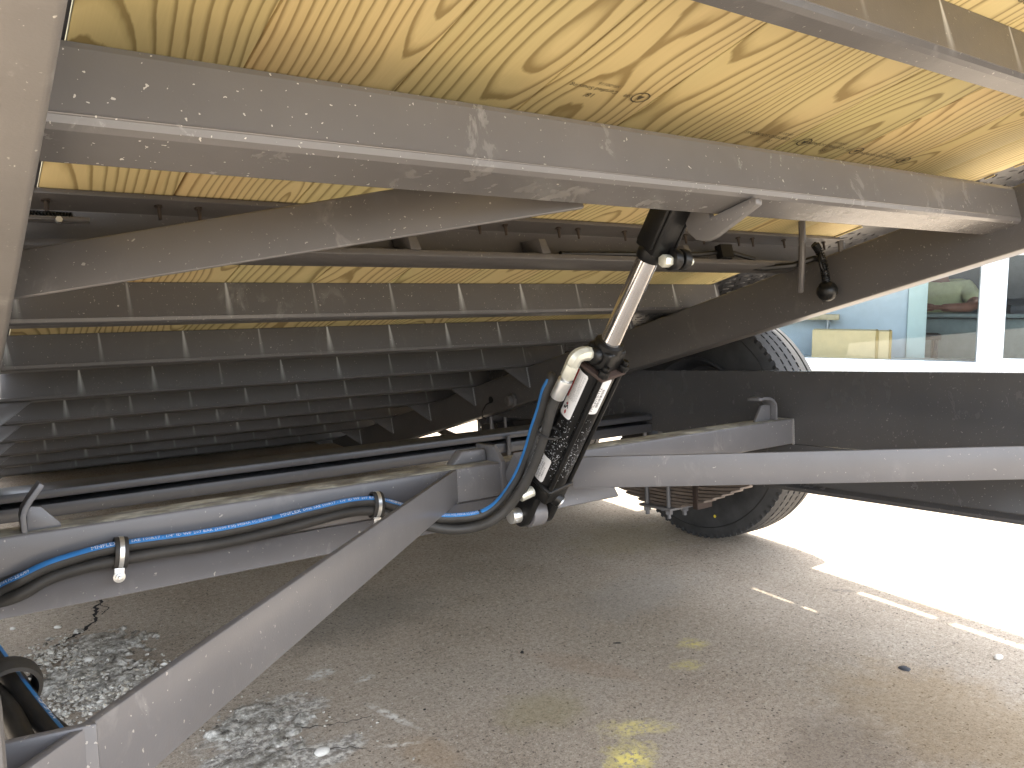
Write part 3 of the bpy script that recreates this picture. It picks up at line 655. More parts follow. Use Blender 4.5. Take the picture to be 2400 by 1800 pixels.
# hooks on the tube
def hook(pts, w, dirv, name='deck_stop'):
    b = MB(); d = Vector(dirv); t = .0075; vs = []; n = len(pts)
    for i, p in enumerate(pts):
        p = Vector(p); tg = (Vector(pts[min(i + 1, n - 1)]) - Vector(pts[max(i - 1, 0)])).normalized(); nn = tg.cross(d).normalized() * t / 2
        vs += [p - nn - d * w / 2, p + nn - d * w / 2, p + nn + d * w / 2, p - nn + d * w / 2]
    fs = [(4 * i + j, 4 * i + (j + 1) % 4, 4 * i + 4 + (j + 1) % 4, 4 * i + 4 + j) for i in range(n - 1) for j in range(4)] + [(0, 1, 2, 3), tuple(4 * (n - 1) + j for j in (3, 2, 1, 0))]
    b.add(vs, fs); return b
b = hook([(1.818, 1.385, -.247), (1.820, 1.385, -.218), (1.818, 1.385, -.205), (1.808, 1.385, -.194), (1.794, 1.385, -.188), (1.772, 1.385, -.186), (1.748, 1.385, -.188)], .040, (0, 1, 0))
hk = part('deck_stop', b, M['paint_low'], MF, P_, .001)
b = MB(); b.extr([(1.748, -.2475), (1.812, -.2475), (1.812, -.208), (1.788, -.205), (1.776, -.208)], 1.381, 1.389, 1); part('gusset', b, M['paint_low'], MF, hk, .001)
b = hook([(.077, 1.375, -.252), (.076, 1.375, -.225), (.079, 1.375, -.214), (.088, 1.375, -.200), (.098, 1.375, -.187), (.103, 1.375, -.180)], .040, (0, 1, 0))
hk = part('deck_stop', b, M['paint_low'], MF, P_, .001)
b = MB(); b.extr([(.081, -.2475), (.124, -.2475), (.124, -.242), (.100, -.214), (.088, -.212), (.081, -.216)], 1.366, 1.374, 1); part('gusset', b, M['paint_low'], MF, hk, .001)
# cylinder mount lug plates
b = MB(); b.extr([(1.345, -.36), (1.345, -.245), (1.375, -.215), (1.44, -.215), (1.44, -.36)], .905, .917); part('mount_plate', b, M['paint_low'], MF, P_, .003)
b = MB(); b.extr([(.82, -.248), (.845, -.222), (.90, -.222), (.905, -.248)], 1.395, 1.425, 1); part('mount_pad', b, M['paint_low'], MF, P_, .004, seg=3)
# V braces from the centre out to the front corners
slab([(1.043, 1.288, -.3125), (1.70, .676, -.3115), (2.0, .39, -.311)], [(1.043, 1.288, -.2475), (1.70, .676, -.2475), (2.0, .39, -.2475)], .0085, (.7, .7, 0), 'front_brace', M['paint_low'], MF, P_, .0015)
slab([(.800, 1.345, -.312), (.155, .708, -.318), (.02, .575, -.321)], [(.800, 1.345, -.2475), (.138, .690, -.2505), (.0, .552, -.252)], .0085, (-.7, .7, 0), 'front_brace', M['paint_low'], MF, P_, .0015)
b = MB()
for j in range(9): b.cyl((.798, 1.3475, -.252 - j * .007), (.7975, 1.3475, -.258 - j * .007), .0035, 6)
part('weld_bead', b, M['weld'], MF, tube)
b = MB(); b.hexa([(-.05, .630, -.42), (.068, .611, -.42), (.068, .619, -.42), (-.05, .638, -.42), (-.05, .630, -.2495), (.068, .611, -.2495), (.068, .619, -.2495), (-.05, .638, -.2495)]); part('front_plate', b, M['paint_low'], MF, P_, .002)
b = MB(); b.box(-.02, .0118, .485, .515, -.40, -.172); part('corner_post', b, M['paint'], MF, P_, .006)
# rear I-section crossbeam and its rod
b = MB(); b.box(-.012, 1.868, 1.885, 2.000, -.281, -.2625); b.box(-.012, 1.868, 1.965, 1.985, -.292, -.281); b.box(-.012, 1.868, 1.885, 1.97, -.320, -.2915)
part('rear_crossbeam', b, M['paint_dark'], MF, P_, .004)
b = MB(); b.cyl((1.292, 1.878, -.272), (1.292, 1.878, -.335), .0065, 10); part('drop_rod', b, M['paint_dark'], MF, P_)

# ---- hydraulic cylinder
PB = Vector((.93, 1.2495, -.4300 + H)); PT = Vector((.93, .8977, .1220 + H)); az = (PT - PB).normalized()
axx = (Vector((1, 0, 0)) - az * az.x).normalized(); ay = az.cross(axx)
MC = Matrix(((axx.x, ay.x, az.x, PB.x), (axx.y, ay.y, az.y, PB.y), (axx.z, ay.z, az.z, PB.z), (0, 0, 0, 1)))
b = MB(); b.cyl((0, 0, -.01), (0, 0, .7), .002)
HC = link('hydraulic_cylinder', MB().box(-.001, .001, -.001, .001, .2, .3).mesh('hydraulic_cylinder', M['black']), MC, P_, label='black tie-rod hydraulic cylinder with chromed rod')
RB = .0335
b = MB(); b.lathe([(.098, .01), (.098, RB), (.357, RB), (.357, .01)], 40, 'Z', close=False); part('barrel', b, M['black'], MC, HC)
for a in (45, 135, 225, 315):
    a = math.radians(a + 14); c, s_ = math.cos(a), math.sin(a); b = MB(); b.cyl((c * .0395, s_ * .0395, .085), (c * .0395, s_ * .0395, .384), .0052, 12)
    part('tie_rod', b, M['black'], MC, HC)
    b = MB(); b.cyl((c * .0405, s_ * .0405, .364), (c * .0405, s_ * .0405, .376), .0100, 6); b.cyl((c * .0405, s_ * .0405, .376), (c * .0405, s_ * .0405, .384), .0060, 10)
    part('tie_rod_nut', b, M['black'], MC, HC, .001)
RZ = Matrix.Rotation(math.radians(14), 4, 'Z')
b = MB(); b.box(-.0355, .0355, -.0355, .0355, .3565, .3635); b.xf(RZ); part('cap_plate', b, M['rust'], MC, HC, .002, label='rusty edge of the upper end cap')
b = MB(); b.box(-.0255, .0255, -.0255, .0255, .363, .404); b.cyl((-.020, 0, .388), (-.038, .002, .388), .0155, 16); b.xf(RZ); part('end_cap', b, M['black'], MC, HC, .006, seg=3)
b = MB(); b.lathe([(.400, .005), (.400, .0265), (.410, .0255), (.4135, .021), (.4135, .005)], 28, 'Z', close=False); part('gland', b, M['black'], MC, HC)
b = MB(); b.box(-.0325, .0325, -.0325, .0325, .060, .090); b.box(-.036, .036, -.036, .036, .088, .098); b.xf(RZ); part('end_cap', b, M['black'], MC, HC, .006, seg=3)
b = MB(); b.cyl((0, 0, .40), (0, 0, .585), .0178, 32); part('piston_rod', b, M['chrome'], MC, HC)
# lower clevis, pin and lug
for x0, x1 in ((-.036, -.019), (.019, .036)):
    b = MB(); pf = [(-.024, .064), (.024, .064)] + [(.024 * math.cos(a), .024 * math.sin(a) - .0) for a in [math.radians(-q * 18) for q in range(0, 11)]]
    b.extr([(p[0], p[1]) for p in pf], x0, x1); part('clevis_ear', b, M['black'], MC, HC, .003)
b = MB(); b.cyl((-.056, 0, 0), (.045, 0, 0), .0150, 24); part('clevis_pin', b, M['zinc'], MC, HC, .0015)
b = MB(); b.cyl((-.050, -.018, .002), (-.050, .018, -.002), .002, 6); part('cotter_pin', b, M['zinc'], MC, HC)
b = MB(); pf = [(.028 * math.cos(math.radians(q * 20)), .028 * math.sin(math.radians(q * 20))) for q in range(18)]; b.extr(pf, -.0165, .0165); part('lug_ring', b, M['paint_low'], MC, HC, .0015)
b = MB(); b.extr([(-.0, -.026), (.0, .026), (.10, .070), (.10, .010)], -.014, .014); part('lug_plate', b, M['paint_low'], MC, HC)
# open port on the lower cap
b = MB(); b.cyl((.006, -.010, .064), (.0225, -.033, .056), .0140, 18); part('port_boss', b, M['black'], MC, HC, .001)
b = MB(); b.lathe([(0, .0105), (0, .0055), (.003, .0055), (.003, .0105)], 18, 'Z'); q = Vector((.0165, -.023, -.008)).to_track_quat('Z', 'Y').to_matrix().to_4x4(); b.xf(T(.0225, -.033, .056) @ q); part('port_ring', b, M['zinc'], MC, HC)
# rod clevis with pinch bolt
b = MB(); b.cyl((0, 0, .572), (0, 0, .594), .0205, 24, .0225); b.box(-.0205, .0205, -.024, .022, .590, .700); 
part('rod_clevis', b, M['black'], MC, HC, .004)
b = MB(); b.box(-.0270, -.0212, -.020, .016, .600, .70); b.box(.0212, .0260, -.024, .016, .600, .70); part('clevis_ear', b, M['black'], MC, HC, .002)
for x0, x1 in ((.010, .026), (.031, .046)):
    b = MB(); b.cyl((x0, -.032, .592), (x1, -.032, .592), .0175, 20); part('pinch_collar', b, M['black'], MC, HC, .002)
b = MB(); b.cyl((-.006, -.034, .590), (.010, -.034, .590), .0105, 6); part('pinch_bolt', b, M['zinc_pale'], MC, HC, .001)
b = MB(); b.cyl((.046, -.034, .590), (.060, -.034, .590), .0065, 12); part('pinch_bolt', b, M['zinc_pale'], MC, HC, .001)
# decals on the barrel
def cy(r): return lambda t, ph: (r * math.cos(ph), r * math.sin(ph), t)
def decal(ph0, ph1, t0, t1, r, name, mtl, parent=None, rc=.004):
    f = cy(r); b = MB(); n, m = 14, 8; vs = []
    for j in range(m + 1):
        for i in range(n + 1):
            t = t0 + (t1 - t0) * j / m; e = min(i, n - i) / n * abs(ph1 - ph0) * r; inset = 0
            if e < rc and j in (0, m): inset = (rc - math.sqrt(max(0, rc * rc - (rc - e) ** 2)))
            tt = t + (inset if j == 0 else -inset if j == m else 0); vs.append(f(tt, ph0 + (ph1 - ph0) * i / n))
    b.add(vs, [(j * (n + 1) + i, j * (n + 1) + i + 1, (j + 1) * (n + 1) + i + 1, (j + 1) * (n + 1) + i) for j in range(m) for i in range(n)])
    return part(name, b, mtl, MC, parent or HC)
rad = math.radians
R1, R2 = RB + .0005, RB + .0009
d1 = decal(rad(-204), rad(-153), .252, .350, R1, 'warning_label', M['decal'])
decal(rad(-202.5), rad(-194), .2885, .3485, R2, 'red_band', M['red'], d1, 0)
def dt(parent, body, size, t0, ph, mtl, r=R2, sq=1.0, name='print'):
    f = cy(r); text_part(name, body, size, lambda x, y: f(t0 + x, ph - y / r), M[mtl], MC, parent, squeeze=sq)
dt(d1, 'WARNING', .0046, .291, rad(-194.8), 'white_ink')
b = MB(); rnd = random.Random(8)
for li in range(11):
    ph = rad(-191.3 + li * 3.05); t = .2885 if li < 9 else .292
    while t < .342:
        L = rnd.uniform(.002, .008); f = cy(R2); t2 = min(t + L, .344)
        b.add([f(t, ph), f(t2, ph), f(t2, ph + .012), f(t, ph + .012)], [(0, 1, 2, 3)]); t = t2 + .0012
        if rnd.random() < .04: break
part('small_print', b, M['grey_ink'], MC, d1)
f = cy(R2); b = MB()
def dq(pts): b.add([f(t + .012, rad(p - 6)) for t, p in pts], [tuple(range(len(pts)))])
dq([(.2735, -196), (.2735, -149), (.2729, -149), (.2729, -196)])
dq([(.256, -189), (.261, -185), (.258, -180), (.253, -184)]); dq([(.256, -182), (.2645, -176), (.2635, -173), (.254, -179)]); dq([(.2635, -176), (.258, -170), (.259, -168), (.2655, -173)]); dq([(.262, -183), (.2655, -184), (.268, -180), (.2665, -179)])
part('pictogram', b, M['ink'], MC, d1)
b = MB(); dq([(.250, -178), (.255, -174), (.250, -169), (.245, -173)]); dq([(.266, -181), (.271, -178), (.267, -174), (.263, -177)]); part('pictogram', b, M['red'], MC, d1)
d2 = decal(rad(-112), rad(-78), .279, .3555, R1, 'part_number_label', M['decal'])
dt(d2, 'PML2010-112', .0082, .2845, rad(-101), 'ink', sq=1.15)
b = MB(); rnd = random.Random(5); t = .295
while t < .334:
    w_ = rnd.choice((.0005, .0009, .0014)); b.add([f(t, rad(-98)), f(t + w_, rad(-98)), f(t + w_, rad(-89)), f(t, rad(-89))], [(0, 1, 2, 3)]); t += w_ + rnd.choice((.0006, .001, .0013))
part('barcode', b, M['ink'], MC, d2)
d3 = decal(rad(-205), rad(-151), .1005, .156, R1, 'size_label', M['decal'])
dt(d3, 'MAXIMAN', .0085, .106, rad(-185), 'ink', sq=1.0); dt(d3, 'PowerMax\u2122 Series', .0050, .106, rad(-177.5), 'ink', sq=.9); dt(d3, '2.0"BORE X 10"STROKE', .0050, .103, rad(-168.5), 'ink', sq=.78); dt(d3, 'PML2010-112', .0044, .112, rad(-160.5), 'ink', sq=.9)
# splashes of dried white spray on the black barrel
b = MB(); rnd = random.Random(12)
for _ in range(420):
    t = rnd.triangular(.11, .27, .17); ph = rnd.uniform(rad(-190), rad(-60)); L, w_ = rnd.uniform(.0003, .0018), rnd.uniform(.0002, .0007); a = rnd.uniform(0, 3.1)
    if t < .158 and ph < rad(-149): continue
    if t > .248 and ph < rad(-150): continue
    r = RB + .0006; vs = [f_ for f_ in []]
    for u, v_ in ((-L, 0), (0, -w_), (L, 0), (0, w_)):
        tt, pp = t + u * math.cos(a) - v_ * math.sin(a), ph + (u * math.sin(a) + v_ * math.cos(a)) / r; vs.append((r * math.cos(pp), r * math.sin(pp), tt))
    b.add(vs, [(0, 1, 2, 3)])
part('dried_splashes', b, M['white_ink'], MC, HC, kind='stuff')
# elbow, swivel nut and crimp at the top port
def cw(p): return MC.inverted() @ (MF @ Vector((p[0], p[1], -p[2])))
e0, e1, e2, e3, e4 = Vector((-.036, -.010, .372)), cw((.865, 1.035, .030)), cw((.8520, 1.050, .047)), cw((.849, 1.066, .066)), cw((.846, 1.085, .108))
e0 = Vector((-.037, 0, .389)); e1 = Vector((-.052, 0, .389)); e2 = Vector((-.0645, 0, .368)); e3 = Vector((-.0645, 0, .341)); e4 = Vector((-.0675, 0, .297)); e2b = Vector((-.0625, 0, .383))
b = MB(); b.tube(catm([e0, e1, e2b, e2], 3), .0125, 8); part('elbow_fitting', b, M['zinc_pale'], MC, HC, .0012)
b = MB(); b.cyl(e2, e3, .0130, 6); part('swivel_nut', b, M['zinc_pale'], MC, HC, .0012)
b = MB(); ee = e3.lerp(e4, .12); b.cyl(e3, ee, .009, 16); b.cyl(ee, e4, .0128, 20); part('crimp_sleeve', b, M['zinc'], MC, HC, .001)
b = MB(); b.cyl((-.038, -.010, .075), (-.066, -.012, .068), .0105, 12); part('lower_fitting', b, M['zinc_pale'], MC, HC, .001)

# ---- hoses
H1 = [(0.0272, 1.325, 0.3237), (0.0665, 1.325, 0.306), (0.0987, 1.325, 0.2948), (0.1317, 1.325, 0.2888), (0.1741, 1.325, 0.2841), (0.224, 1.325, 0.2843), (0.2668, 1.325, 0.2858), (0.318, 1.325, 0.2871), (0.3709, 1.325, 0.2864), (0.4174, 1.325, 0.2839), (0.4725, 1.325, 0.28), (0.5169, 1.325, 0.2768), (0.5501, 1.325, 0.2747), (0.5823, 1.325, 0.2749), (0.6129, 1.32, 0.2781), (0.6412, 1.31, 0.288), (0.6825, 1.3, 0.306), (0.7162, 1.29, 0.3196), (0.753, 1.28, 0.3251), (0.8012, 1.27, 0.325), (0.831, 1.26, 0.312), (0.8549, 1.25, 0.2865), (0.8733, 1.24, 0.2553), (0.8832, 1.22, 0.2091), (0.8857, 1.2, 0.1661), (0.8873, 1.18, 0.1303), (0.8896, 1.165, 0.0947), (0.8945, 1.155, 0.077)]
H2 = [(0.0262, 1.325, 0.3385), (0.065, 1.325, 0.3272), (0.0975, 1.325, 0.3132), (0.1305, 1.325, 0.3066), (0.1729, 1.325, 0.3036), (0.2228, 1.325, 0.3027), (0.2658, 1.325, 0.3031), (0.3169, 1.325, 0.3048), (0.3699, 1.325, 0.3042), (0.4163, 1.325, 0.3017), (0.4713, 1.325, 0.2975), (0.516, 1.325, 0.2932), (0.5491, 1.325, 0.2905), (0.5814, 1.325, 0.2908), (0.6119, 1.32, 0.2949), (0.6402, 1.31, 0.305), (0.6815, 1.3, 0.3243), (0.7153, 1.29, 0.3379), (0.7518, 1.28, 0.3465), (0.7856, 1.27, 0.3463), (0.8112, 1.25, 0.3361), (0.8376, 1.23, 0.3119), (0.8526, 1.2, 0.2702), (0.8623, 1.17, 0.221), (0.8636, 1.14, 0.1684), (0.861, 1.11, 0.1211)]
MFi = MF.inverted()
ed = MFi @ (MC @ e4); ed0 = MFi @ (MC @ e3)
H2 = [(p[0], p[1], -p[2]) for p in H2[:-1]] + [tuple(ed + (ed - ed0) * .5), tuple(ed + (ed0 - ed) * .2)]
NR = [(.0663, .75, -.335), (.0547, .8, -.325), (.0429, .85, -.3165), (.0314, .9, -.309), (.0208, 1.0, -.306), (.0090, 1.15, -.312), (.0080, 1.28, -.322)]
lo = MFi @ (MC @ Vector((-.066, -.012, .068)))
H1 = [(p[0], p[1], -p[2]) for p in H1]
H1full = [NR[0], NR[2], NR[4], NR[5]] + [H1[0]] + H1[1:] + [(.899, 1.160, -.070), (.903, 1.170, -.085), (.9005, 1.185, -.13), (.895, 1.20, -.18), (.888, 1.215, -.225), (.880, 1.222, -.262), tuple(lo)]
def sweep(P, n): return catm(P, n)
RH = .0092
def dirv(p):        # where the printed stripe faces: up and forward on the level run, to the left beside the cylinder
    a = min(1, max(0, (p.x - .74) / .12)) if p.z > -.40 and p.y > 1.1 else 0
    if p.y < 1.2 and p.x < .2: return Vector((.75, -.1, .65))
    return Vector((-.95 * a, -.62 + .85 * a, .78 * (1 - a))).normalized()
class Hose:
    def __init__(s, P, r, n=10):
        s.c = catm(P, n); s.r = r; s.L = [0]
        for a, b_ in zip(s.c[:-1], s.c[1:]): s.L.append(s.L[-1] + (b_ - a).length)
    def at(s, u):
        import bisect
        u = max(0, min(s.L[-1] - 1e-5, u)); i = min(bisect.bisect_right(s.L, u) - 1, len(s.c) - 2); t = (u - s.L[i]) / max(1e-9, s.L[i + 1] - s.L[i])
        p = s.c[i].lerp(s.c[i + 1], t)
        j0, j1 = max(0, i - 2), min(len(s.c) - 1, i + 3); tg = (s.c[j1] - s.c[j0]).normalized()
        return p, tg
    def surf(s, u, v, dr=0):   # v across the stripe in metres
        p, tg = s.at(u); d = dirv(p); d = (d - tg * d.dot(tg)).normalized(); e = tg.cross(d).normalized()
        if e.dot(Vector((0, 1, .6))) < 0 and p.x < .8: e = -e
        a = v / s.r; return p + (d * math.cos(a) + e * math.sin(a)) * (s.r + dr)
    def build(s, parent, n=14):
        b = MB(); b.tube(s.c, s.r, n); return part('hydraulic_hose', b, M['rubber'], MF, parent, label=s.lab)
    def stripe(s, parent, u0, u1, w, mtl='blue', v0=0):
        b = MB(); m = int((u1 - u0) / .006); q = 5; vs = []
        for i in range(m + 1):
            u = u0 + (u1 - u0) * i / m
            for j in range(q): vs.append(s.surf(u, v0 + w * (j / (q - 1) - .5), .0003))
        b.add(vs, [(i * q + j, i * q + j + 1, (i + 1) * q + j + 1, (i + 1) * q + j) for i in range(m) for j in range(q - 1)])
        part('blue_stripe', b, M[mtl], MF, parent)
    def text(s, parent, body, u0, size, mtl='white_ink', v0=0, sq=1.1, flip=False):
        vs, fs = text_geo(body, size, 1, 'LEFT', sq); b = MB()
        b.add([s.surf(u0 + x, v0 + (y - size * .36), .0006) for x, y in vs], fs); part('print', b, M[mtl], MF, parent)
        return max(x for x, y in vs) if vs else 0
h1 = Hose(H1full, RH); h1.lab = 'black hose with broad blue printed stripe'
o1 = h1.build(P_)
def ux(h, x, start=0):
    best = min((abs(p.x - x) + (5 if h.L[i] < start else 0), h.L[i]) for i, p in enumerate(h.c)); return best[1]
lev = h1.L[4 * 10 - 4]
h1.stripe(o1, 0.0, ux(h1, .8945, lev), .0094)
TXT = 'SAE 100R17 - 1/4" ID WP 207 BAR (3000 PSI) MSHA IC-256/09'
def run(h, o, us, sz=.0066):
    for u, first, rest in us:
        w = h.text(o, first, u, sz * 1.12, sq=1.3); h.text(o, rest, u + w + .004, sz, sq=1.12)
ua, ub = ux(h1, .158, lev), ux(h1, .437, lev)
for u in (ua, ub):
    w = h1.text(o1, 'MNFLEX', u, .0078, sq=1.22)
    body = ('DN6 ' if u == ub else '      ') + TXT; vs, _ = text_geo(body, .0066, 1); wd = max(x for x, y in vs)
    h1.text(o1, body, u + w + .004, .0066, sq=(ub - ua - w - .018) / wd)
u = ux(h1, .02, lev); h1.text(o1, 'WP 207 BAR (3000 PSI) MSHA IC-256/09', u, .0066, sq=.95)
h1.text(o1, 'MNFLEX', ux(h1, .60, lev) + .034, .0070, sq=1.1); h1.text(o1, '(3000 PSI) MSHA IC-256/09', ux(h1, .73, lev) - .002, .0066, sq=.95)
h1.text(o1, 'MNFLEX', .06, .011, sq=1.2)
h2 = Hose([(.0376, .75, -.33), (.0264, .85, -.317), (.0125, 1.0, -.326), (.001, 1.15, -.330)] + H2, RH * 1.02); h2.lab = 'plain black hose below the striped one'
o2 = h2.build(P_); lev2 = h2.L[4 * 10 - 4]
b2u = ux(h2, .20, lev2); 
h2.stripe(o2, b2u, ux(h2, .62, lev2), .0030, v0=.0085)
h2.text(o2, '08/30/21  SAE 100R17  1/4"  WP 207 BAR', ux(h2, .85, lev2) + .03, .006, 'grey_ink')
h3 = Hose([(.085, .74, -.34), (.05, .84, -.325), (.035, .95, -.318), (.012, 1.1, -.320), (.012, 1.25, -.330), (.03, 1.335, -.318), (.09, 1.337, -.302), (.17, 1.338, -.295), (.30, 1.338, -.295), (.45, 1.338, -.291), (.56, 1.337, -.284), (.62, 1.332, -.288), (.70, 1.31, -.32), (.77, 1.30, -.335), (.83, 1.27, -.325), (.87, 1.245, -.28)], RH * .95)
h3.lab = 'thin black hose behind the other two'; o3 = h3.build(P_)
# rubber-lined clamps
def clamp(x, vc, name='hose_clamp', ry=.0175, rz=.0245, l=1.327, tail=True, tilt=0):
    Mx = MF @ T(x, l, -vc) @ Matrix.Rotation(tilt, 4, 'X') @ Matrix.Rotation(.12, 4, 'Y')
    def ring(w, dr, th):
        b = MB(); n = 28; vs = []
        for (xx, r_) in ((-w, dr), (w, dr), (w, dr + th), (-w, dr + th)):
            for i in range(n): a = 2 * PI * i / n; vs.append((xx, (ry + r_) * math.cos(a), (rz + r_) * math.sin(a)))
        b.add(vs, [(q * n + i, q * n + (i + 1) % n, ((q + 1) % 4) * n + (i + 1) % n, ((q + 1) % 4) * n + i) for q in range(4) for i in range(n)]); return b
    c = part(name, ring(.0095, -.001, .0035), M['rubber'], Mx, P_, .001, label=None)
    part('steel_band', ring(.0032, .0027, .0009), M['zinc'], Mx, c)
    if tail:
        b = MB(); b.box(-.009, .005, -ry + .001, -ry + .003, -rz - .017, -rz + .002); part('clamp_tab', b, M['zinc'], Mx, c, .002)
        b = MB(); yy = -ry; b.cyl((-.002, yy + .002, -rz - .011), (-.002, yy - .001, -rz - .011), .0085, 18); b.cyl((-.002, yy - .001, -rz - .011), (-.002, yy - .005, -rz - .011), .0065, 6); b.cyl((-.002, yy - .005, -rz - .011), (-.002, yy - .010, -rz - .011), .0032, 10)
        part('clamp_bolt', b, M['zinc'], Mx, c, .0006)
    return c
clamp(.195, .2935, ry=.017, rz=.0215); clamp(.614, .2850, ry=.017, rz=.0215, l=1.322)
b = MB(); b.lathe([(-.011, .0275), (-.012, .024), (.012, .024), (.011, .0275), (.004, .030), (-.004, .030)], 30, 'Z')
Mr = MF @ T(.027, .90, -.310) @ Vector((.03, -.18, -.05)).to_track_quat('Z', 'Y').to_matrix().to_4x4(); part('hose_ring', b, M['rubber'], Mr, P_)
def ziptie(h, u, rr, nm='cable_tie', off=Vector((0, 0, 0))):
    p, tg = h.at(u); q = tg.to_track_quat('Z', 'Y').to_matrix().to_4x4(); b = MB(); b.lathe([(-.002, rr), (-.002, rr - .0015), (.002, rr - .0015), (.002, rr)], 24, 'Z'); b.box(-rr - .004, -rr + .002, -.003, .003, -.003, .003)
    part(nm, b, M['ink'], MF @ T(*(p + off)) @ q, P_)
ziptie(h2, ux(h2, .8636, lev2) + .0, .0215, off=Vector((.010, 0, .0)))

# ---- wheels
def wheel(Yc, lab, X0=2.09):
    Mx = T(X0, Yc, .395) @ (I4 if X0 > 0 else Matrix.Rotation(PI, 4, 'Z')); w = link('wheel', MB().cyl((.08, 0, 0), (.12, 0, 0), .05, 16).mesh('wheel', M['spring']), Mx, P_, label=lab)
    R = .395; rib = []
    prof = [(.012, .232), (.004, .26), (.0, .31), (.004, .345), (.016, .374), (.022, .3845)]
    x = .026; prof.append((x, .3915))
    for wd in (.026, .026, .026, .026):
        prof += [(x + wd, .3945), (x + wd + .001, .384), (x + wd + .007, .384), (x + wd + .008, .3945)]; x += wd + .008
    prof += [(.185, .3915), (.190, .3845), (.196, .374), (.204, .345), (.208, .31), (.204, .26), (.196, .232)]
    b = MB(); b.lathe(prof, 128, 'X', close=True); 
    t = part('tyre', b, M['tyre'], Mx, w, angle=28)
    b = MB()
    for i in range(92):
        a = 2 * PI * i / 92; c, s_ = math.cos(a), math.sin(a); q = Matrix.Rotation(a, 4, 'X')
        bb = MB(); bb.box(.0185, .0262, .374, .3925, -.0052, .0052); b.add([tuple(q @ Vector(v)) for v in bb.v], bb.f)
        for j, xx in enumerate((.053, .087, .121)):
            bb = MB(); bb.box(xx - .004, xx + .0075, .386, .3942, -.0035, .0035); q2 = Matrix.Rotation(a + j * .02, 4, 'X'); b.add([tuple(q2 @ Vector(v)) for v in bb.v], bb.f)
    part('tread_block', b, M['tyre'], Mx, w, kind='stuff')
    b = MB(); b.lathe([(.014, .236), (.006, .2365), (.005, .229), (.02, .215), (.07, .20), (.10, .10), (.11, .04), (.12, .04), (.115, .10), (.09, .19), (.11, .21), (.19, .225), (.197, .236), (.18, .236), (.10, .222), (.03, .225)], 64, 'X'); part('rim', b, M['paint_dark'], Mx, w)
    b = MB(); b.lathe([(.003, .300), (.0015, .302), (.003, .304), (.006, .302)], 96, 'X'); b.lathe([(.0075, .352), (.006, .354), (.0085, .356), (.011, .354)], 96, 'X'); part('sidewall_ring', b, M['tyre_side'], Mx, w)
    return w
def wheelm(Yc, lab):
    w = wheel(Yc, lab, -.23); return w
w1 = wheel(1.89, 'front wheel of the tandem beside the leaf spring'); wheel(2.93, 'rear wheel of the tandem'); wheelm(1.89, 'front wheel on the near side'); wheelm(2.93, 'rear wheel on the near side')
b = MB(); b.cyl((0, 0, 0), (.0015, 0, 0), .0050, 12); part('yellow_dot', b, simple('yellow_dot', (.75, .6, .05), .6), T(2.0885, 1.78, .395 - .297), w1)
for Yc in (1.89, 2.93):
    for X0, X1 in ((1.90, 2.14), (-.27, -.03)) if Yc > 2 else ((-.27, 2.14),):
        b = MB(); b.cyl((X0, Yc, .315), (X1, Yc, .315), .034, 20); part('axle', b, M['paint_dark'], I4, P_)
# leaf spring pack
def leafpack(lc, x=1.955):
    root = None
    for i in range(10):
        v0 = .566 - i * .0115; half = .125 + i * .036; b = MB(); n = 14; vs = []
        if i == 0: half = .10
        for j in range(n + 1):
            q = -half + 2 * half * j / n; dz = .19 * q * q
            z = -(v0) + dz; tp_ = .0095 * (1 if 0 < j < n else .7)
            vs += [(x - .03, lc + q, z - tp_), (x + .03, lc + q, z - tp_), (x + .03, lc + q, z), (x - .03, lc + q, z)]
        fs = [(4 * a + c, 4 * a + (c + 1) % 4, 4 * a + 4 + (c + 1) % 4, 4 * a + 4 + c) for a in range(n) for c in range(4)] + [(0, 1, 2, 3), tuple(4 * n + c for c in (3, 2, 1, 0))]
        b.add(vs, fs)
        o = part('leaf_spring' if root is None else 'spring_leaf', b, M['spring'], MF, P_ if root is None else root, .0012)
        if root is None: root = o
    for dl in (-.052, .048):
        for sx in (-.037, .037):
            b = MB(); b.cyl((x + sx, lc + dl, -.33), (x + sx, lc + dl, -.612), .0072, 12); b.cyl((x + sx, lc + dl, -.585), (x + sx, lc + dl, -.598), .0125, 6); part('u_bolt', b, M['paint_low'], MF, root)
    b = MB(); b.box(x - .055, x + .055, lc - .075, lc + .07, -.584, -.575); part('tie_plate', b, M['paint_low'], MF, root, .002)
    b = MB(); b.box(x - .034, x + .034, lc - .175, lc - .155, -.566, -.46); part('spring_clip', b, M['rust'], MF, root, .001)
leafpack(1.925); leafpack(2.965)
b = MB(); b.extr([(1.56, -.318), (1.66, -.318), (1.63, -.40), (1.59, -.40)], 1.925, 1.985); part('spring_hanger', b, M['paint_dark'], MF, P_, .002)

# stamps on the planks (seen from beneath)
stamp(0, .62, .035, 1.0); stamp(3, .735, .0, 1.0, ("18'", 'Certified Sourcing', 'SFI-00116')); stamp(5, .775, .06, 1.0); stamp(6, .775, .035, 1.0); stamp(7, .780, .02, 1.0)
for ln, body in enumerate(('POWER',)):
    text_part('mill_stamp', body, .022, lambda x, y, ln=ln: (.05 - x, .372 - ln * .020 + y, 0), M['fade_ink'], MD @ T((seams[5] + seams[6]) / 2, 0, -.0012), planks[5])

